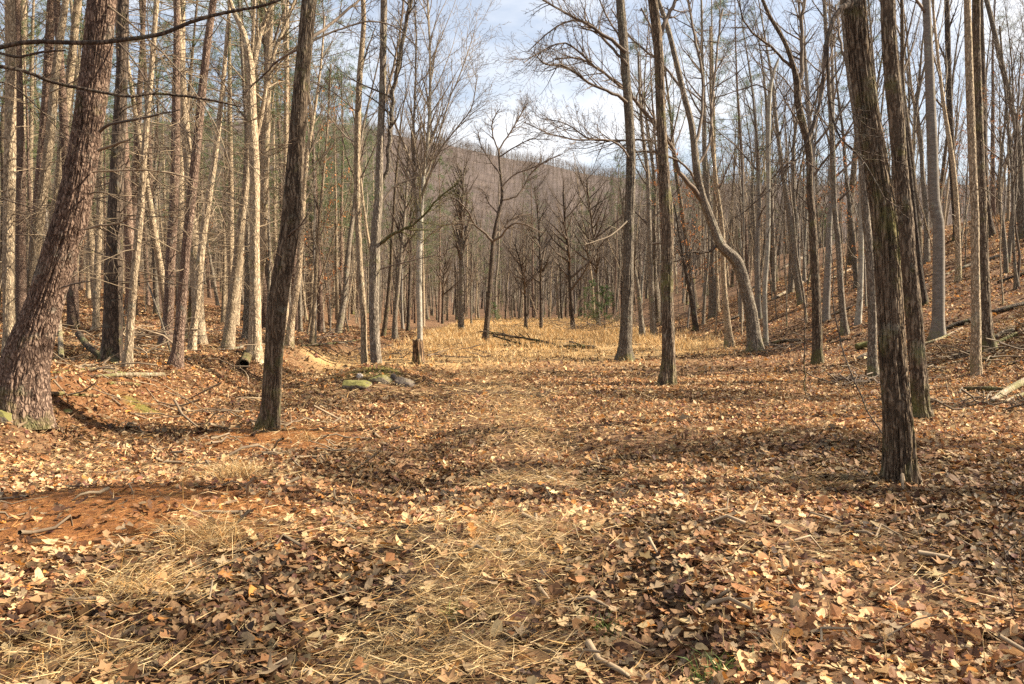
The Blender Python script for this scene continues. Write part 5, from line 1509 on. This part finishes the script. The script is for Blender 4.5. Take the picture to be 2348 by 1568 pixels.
a = np.arange(nr - 1)[:, None] * s_; b_ = np.arange(s_)[None]
Q = np.stack([a + b_, a + (b_ + 1) % s_, a + s_ + (b_ + 1) % s_, a + s_ + b_], -1).reshape(-1, 4)
link('shell', make_mesh('shell', V, Q, None, True, (M['rot'],)), root)

# rocks
def rock_mat(name, a, b_, moss):
    m, nt, b = new_mat(name, .9)
    tc = nd(nt, 'ShaderNodeTexCoord')
    n = noise(nt, tc.outputs['Object'], 9, 6, .7)
    c = ramp(nt, n, [(.3, a), (.7, b_)])
    ge = nd(nt, 'ShaderNodeNewGeometry'); sx = nd(nt, 'ShaderNodeSeparateXYZ'); nt.links.new(ge.outputs['Normal'], sx.inputs[0])
    mn = noise(nt, tc.outputs['Object'], 5, 5, .7)
    mu = nd(nt, 'ShaderNodeMath', operation='MULTIPLY'); nt.links.new(mn, mu.inputs[0]); nt.links.new(sx.outputs['Z'], mu.inputs[1])
    c = mix(nt, ramp(nt, mu.outputs[0], [(max(0, .5 - .4 * moss), (0, 0, 0)), (.62 - .35 * moss, (min(1, moss * 1.6),) * 3)]), c, (0.125, 0.115, 0.035))
    nt.links.new(c, b.inputs['Base Color'])
    bump(nt, n, .8, .03, b)
    return m
M['rock'] = rock_mat('pale_rock', (.22, .19, .17), (.50, .45, .41), .1)
M['mossrock'] = rock_mat('mossy_rock', (.09, .075, .055), (.24, .20, .15), .95)
M['darkrock'] = rock_mat('dark_rock', (.05, .04, .035), (.15, .12, .10), .25)
import bmesh
def rock(label, px, py, w, h_, mat, seed, dz=-.05, name='rock'):
    b0 = hit(px, py)
    sx_, sz_ = w / 2 * b0[1] / F, h_ / 2 * b0[1] / F
    bm = bmesh.new()
    bmesh.ops.create_icosphere(bm, subdivisions=4, radius=1)
    co = np.array([v.co[:] for v in bm.verts])
    d = 1 + .55 * (fbm(co[:, 0] * 1.3 + seed, co[:, 1] * 1.3, co[:, 2] * 1.3, seed, 4) - .5) * 1.6
    pl = np.random.default_rng(seed).normal(size=(13, 3)); pl = norm(pl)
    for q in pl:                                   # broken flat faces
        dd = co @ q
        d = np.minimum(d, np.where(dd > .05, .70 / np.maximum(dd, .05), 9))
    d = d * (1 + .10 * (fbm(co[:, 0] * 5, co[:, 1] * 5, co[:, 2] * 5, seed + 4, 3) - .5))
    co = co * d[:, None] * np.array([sx_, sx_ * .8, sz_])
    for v, c in zip(bm.verts, co): v.co = c
    me = bpy.data.meshes.new('rock'); bm.to_mesh(me); bm.free()
    me.materials.append(M[mat])
    tag(link(name, me, None, (b0[0], b0[1], b0[2] + sz_ * dz)), label, 'rock')
rock('pale whitish rock at the left foot of the double tree', 824, 866, 24, 26, 'rock', 3)
rock('rounded yellow-green mossy rock under the double tree', 876, 874, 58, 44, 'mossrock', 4)
rock('long mossy ledge rock on the left of the double tree mound', 812, 886, 76, 30, 'mossrock', 5)
rock('dark lichen-spotted rock on the right of the double tree mound', 920, 880, 56, 40, 'darkrock', 6)
rock('dark stone behind the right foot of the double tree', 900, 868, 18, 22, 'darkrock', 7)
rock('bright mossy boulder cut by the left edge below the leaning conifer', 6, 962, 54, 56, 'mossrock', 8)
rock('small mossy hump right of the leaning conifer foot', 152, 946, 26, 14, 'mossrock', 9)
rock('low dark rock on the left bank beside the mossy log', 128, 866, 30, 14, 'darkrock', 10)
rock('dark cut stump-like stone right of the reddish trunk foot', 434, 828, 14, 14, 'darkrock', 11)

# ------------------------------------------------------------------ small plants near the viewer
def tuft(label, px, py, n, ln, cols, seed, rad=.06, lean=.45, group=None, name='grass_tuft', cat='grass tuft', wd=.004):
    rs = np.random.default_rng(seed + 900)
    h = hit(px, py)
    ox, oy = rs.normal(0, rad, n), rs.normal(0, rad, n)
    base = np.stack([ox, oy, H(h[0] + ox, h[1] + oy) - h[2]], 1)
    d = norm(np.stack([rs.normal(0, lean, n), rs.normal(0, lean, n), np.ones(n)], 1))
    L = rs.uniform(.5, 1, n) * ln
    bd = d * np.array([1, 1, 0]) * L[:, None] * .5 - np.array([0, 0, 1]) * L[:, None] * .18
    v, t, c = blades(base, d, L, np.full(n, wd), bd, cols[rs.integers(0, len(cols), n)] * rs.uniform(.7, 1.2, (n, 1)))
    tag(link(name, make_mesh(name, v, None, t, False, (M['straw'],), col=c), None, tuple(h)), label, cat, group)
GR = np.array([(.10, .17, .035), (.16, .22, .05), (.07, .12, .03)])
tuft('small green grass tuft in front, right of centre', 1380, 1445, 60, .11, GR, 1, .05)
tuft('larger dark green tuft at the bottom edge right of centre', 1640, 1552, 110, .13, GR, 2, .08)
tuft('single yellow-green tuft on the straw below the centre', 1033, 1420, 26, .14, np.array([(.28, .30, .08), (.45, .38, .15)]), 3, .02, .7)
tuft('straw tussock standing left of the path below the lone mossy trunk', 540, 1100, 190, .30, SP, 4, .10, .5, wd=.005)
tuft('broad pale straw tussock in the left foreground', 478, 1240, 280, .26, SP, 5, .17, .8)
tuft('slumped straw tussock lower left', 315, 1370, 240, .24, SP, 6, .13, .8)
tuft('straw tussock at the lower left corner', 90, 1535, 160, .20, SP, 7, .16, .9)
tuft('thin dry tussock on the leaves right of the centre line', 1790, 1500, 60, .16, SP, 8, .05, .5)
tuft('pale dry tussock left of the nearest right trunk', 1850, 1115, 110, .18, SP, 9, .14, .8)
tuft('small tussock on the straw ridge of the path', 1150, 1270, 120, .14, SP, 10, .2, 1.0)
tuft('dry tussock at the mound below the double tree', 700, 1010, 70, .22, SP, 11, .1, .6)
stalk_px = [(420, 1150, 60), (513, 1240, 130), (272, 1350, 120), (395, 1330, 60), (1508, 1050, 55), (1465, 1080, 45), (1510, 1120, 90), (1660, 1500, 110), (1785, 1560, 150), (1785, 1380, 80),
            (1820, 1330, 90), (1900, 1440, 75), (2190, 1530, 110), (2260, 1560, 170), (1690, 1200, 70), (2110, 1280, 80), (1600, 1010, 45), (1045, 1040, 40), (2400, 1300, 90), (1935, 1290, 60),
            (850, 1120, 60), (1240, 1400, 50), (2035, 1530, 100), (1380, 1330, 70), (1730, 1460, 80)]
rs = np.random.default_rng(9)
for k, (px, py, hp) in enumerate(stalk_px):
    h = hit(min(px, 2340), py)
    L = hp * h[1] / F
    d = np.array([rs.normal(0, .05), rs.normal(0, .05), 1.0])
    pts = np.array([d * L * t + np.array([.05 * L * t * t * rs.choice([-1, 1]), 0, 0]) for t in np.linspace(0, 1, 6)])
    br = [(pts, np.linspace(.0026, .0010, 6), 4)]
    for q in range(3):
        t = rs.uniform(.6, 1); i_ = int(t * 5 - .01); a = rs.uniform(0, 6.28)
        br.append((np.array([pts[i_], pts[i_] + np.array([math.cos(a) * .02, math.sin(a) * .02, .05])]), np.array([.0012, .0008]), 3))
    v, q = tubes(br)
    tag(link('dry_stalk', make_mesh('dry_stalk', v, q, None, True, (M['straw'],), col=np.tile(SP[rs.integers(6)] * .9, (len(v), 1))), None, tuple(h)),
        'single thin dry stalk standing up out of the fallen leaves', 'dry stalk', 'dry stalks in the foreground')
# two thin bent saplings at the right
def whip(label, px, d0, d1, mat, n, seed):
    P_, R_ = to3(px, d0, d1)
    z0 = float(H(P_[0, 0], P_[0, 1])); P_[0, 2] = z0
    rs = np.random.default_rng(seed)
    S = spline(np.concatenate([P_ - P_[0], R_[:, None]], 1), 24)
    root = thing('bent_sapling', tuple(P_[0]), label, 'sapling')
    link('trunk', make_mesh('trunk', *tubes([(S[:, :3] + rs.normal(0, .006, (24, 3)), S[:, 3], 6)]), None, True, (M[mat],)), root)
    acc = []
    sprout(acc, S[:, :3], S[:, 3], 3.0, 1, rs, dict(PLIMB, n=[0, n, 2], lr=[1, .10, .4], side=[0, 3, 3, 3]), t0=.2, n=n)
    link('crown', make_mesh('crown', *tubes(acc), None, True, (M[mat],)), root)
whip('whip-thin dark sapling arching from the right slope to the nearest right trunk', [(2068, 1112, 4), (2022, 992, 3.5), (1992, 951, 3.5), (1965, 882, 3.5), (1937, 828, 3), (1924, 770, 3), (1910, 702, 2.5), (1908, 599, 2), (1895, 520, 1.5)], 7.0, 9.5, 'dark', 10, 1)
whip('thin upright reddish whip at the lower right', [(2330, 1428, 3), (2318, 1350, 2.5), (2306, 1280, 2.5), (2292, 1210, 2), (2285, 1150, 1.2)], 4.05, 4.05, 'twig', 5, 2)
whip('thin dark sapling standing right of the forked dark trunk', [(1845, 905, 3), (1843, 820, 3), (1846, 740, 2.5), (1852, 640, 2), (1850, 560, 1.5)], 14.0, 14.2, 'dark', 9, 3)
print('objects', len(bpy.data.objects))
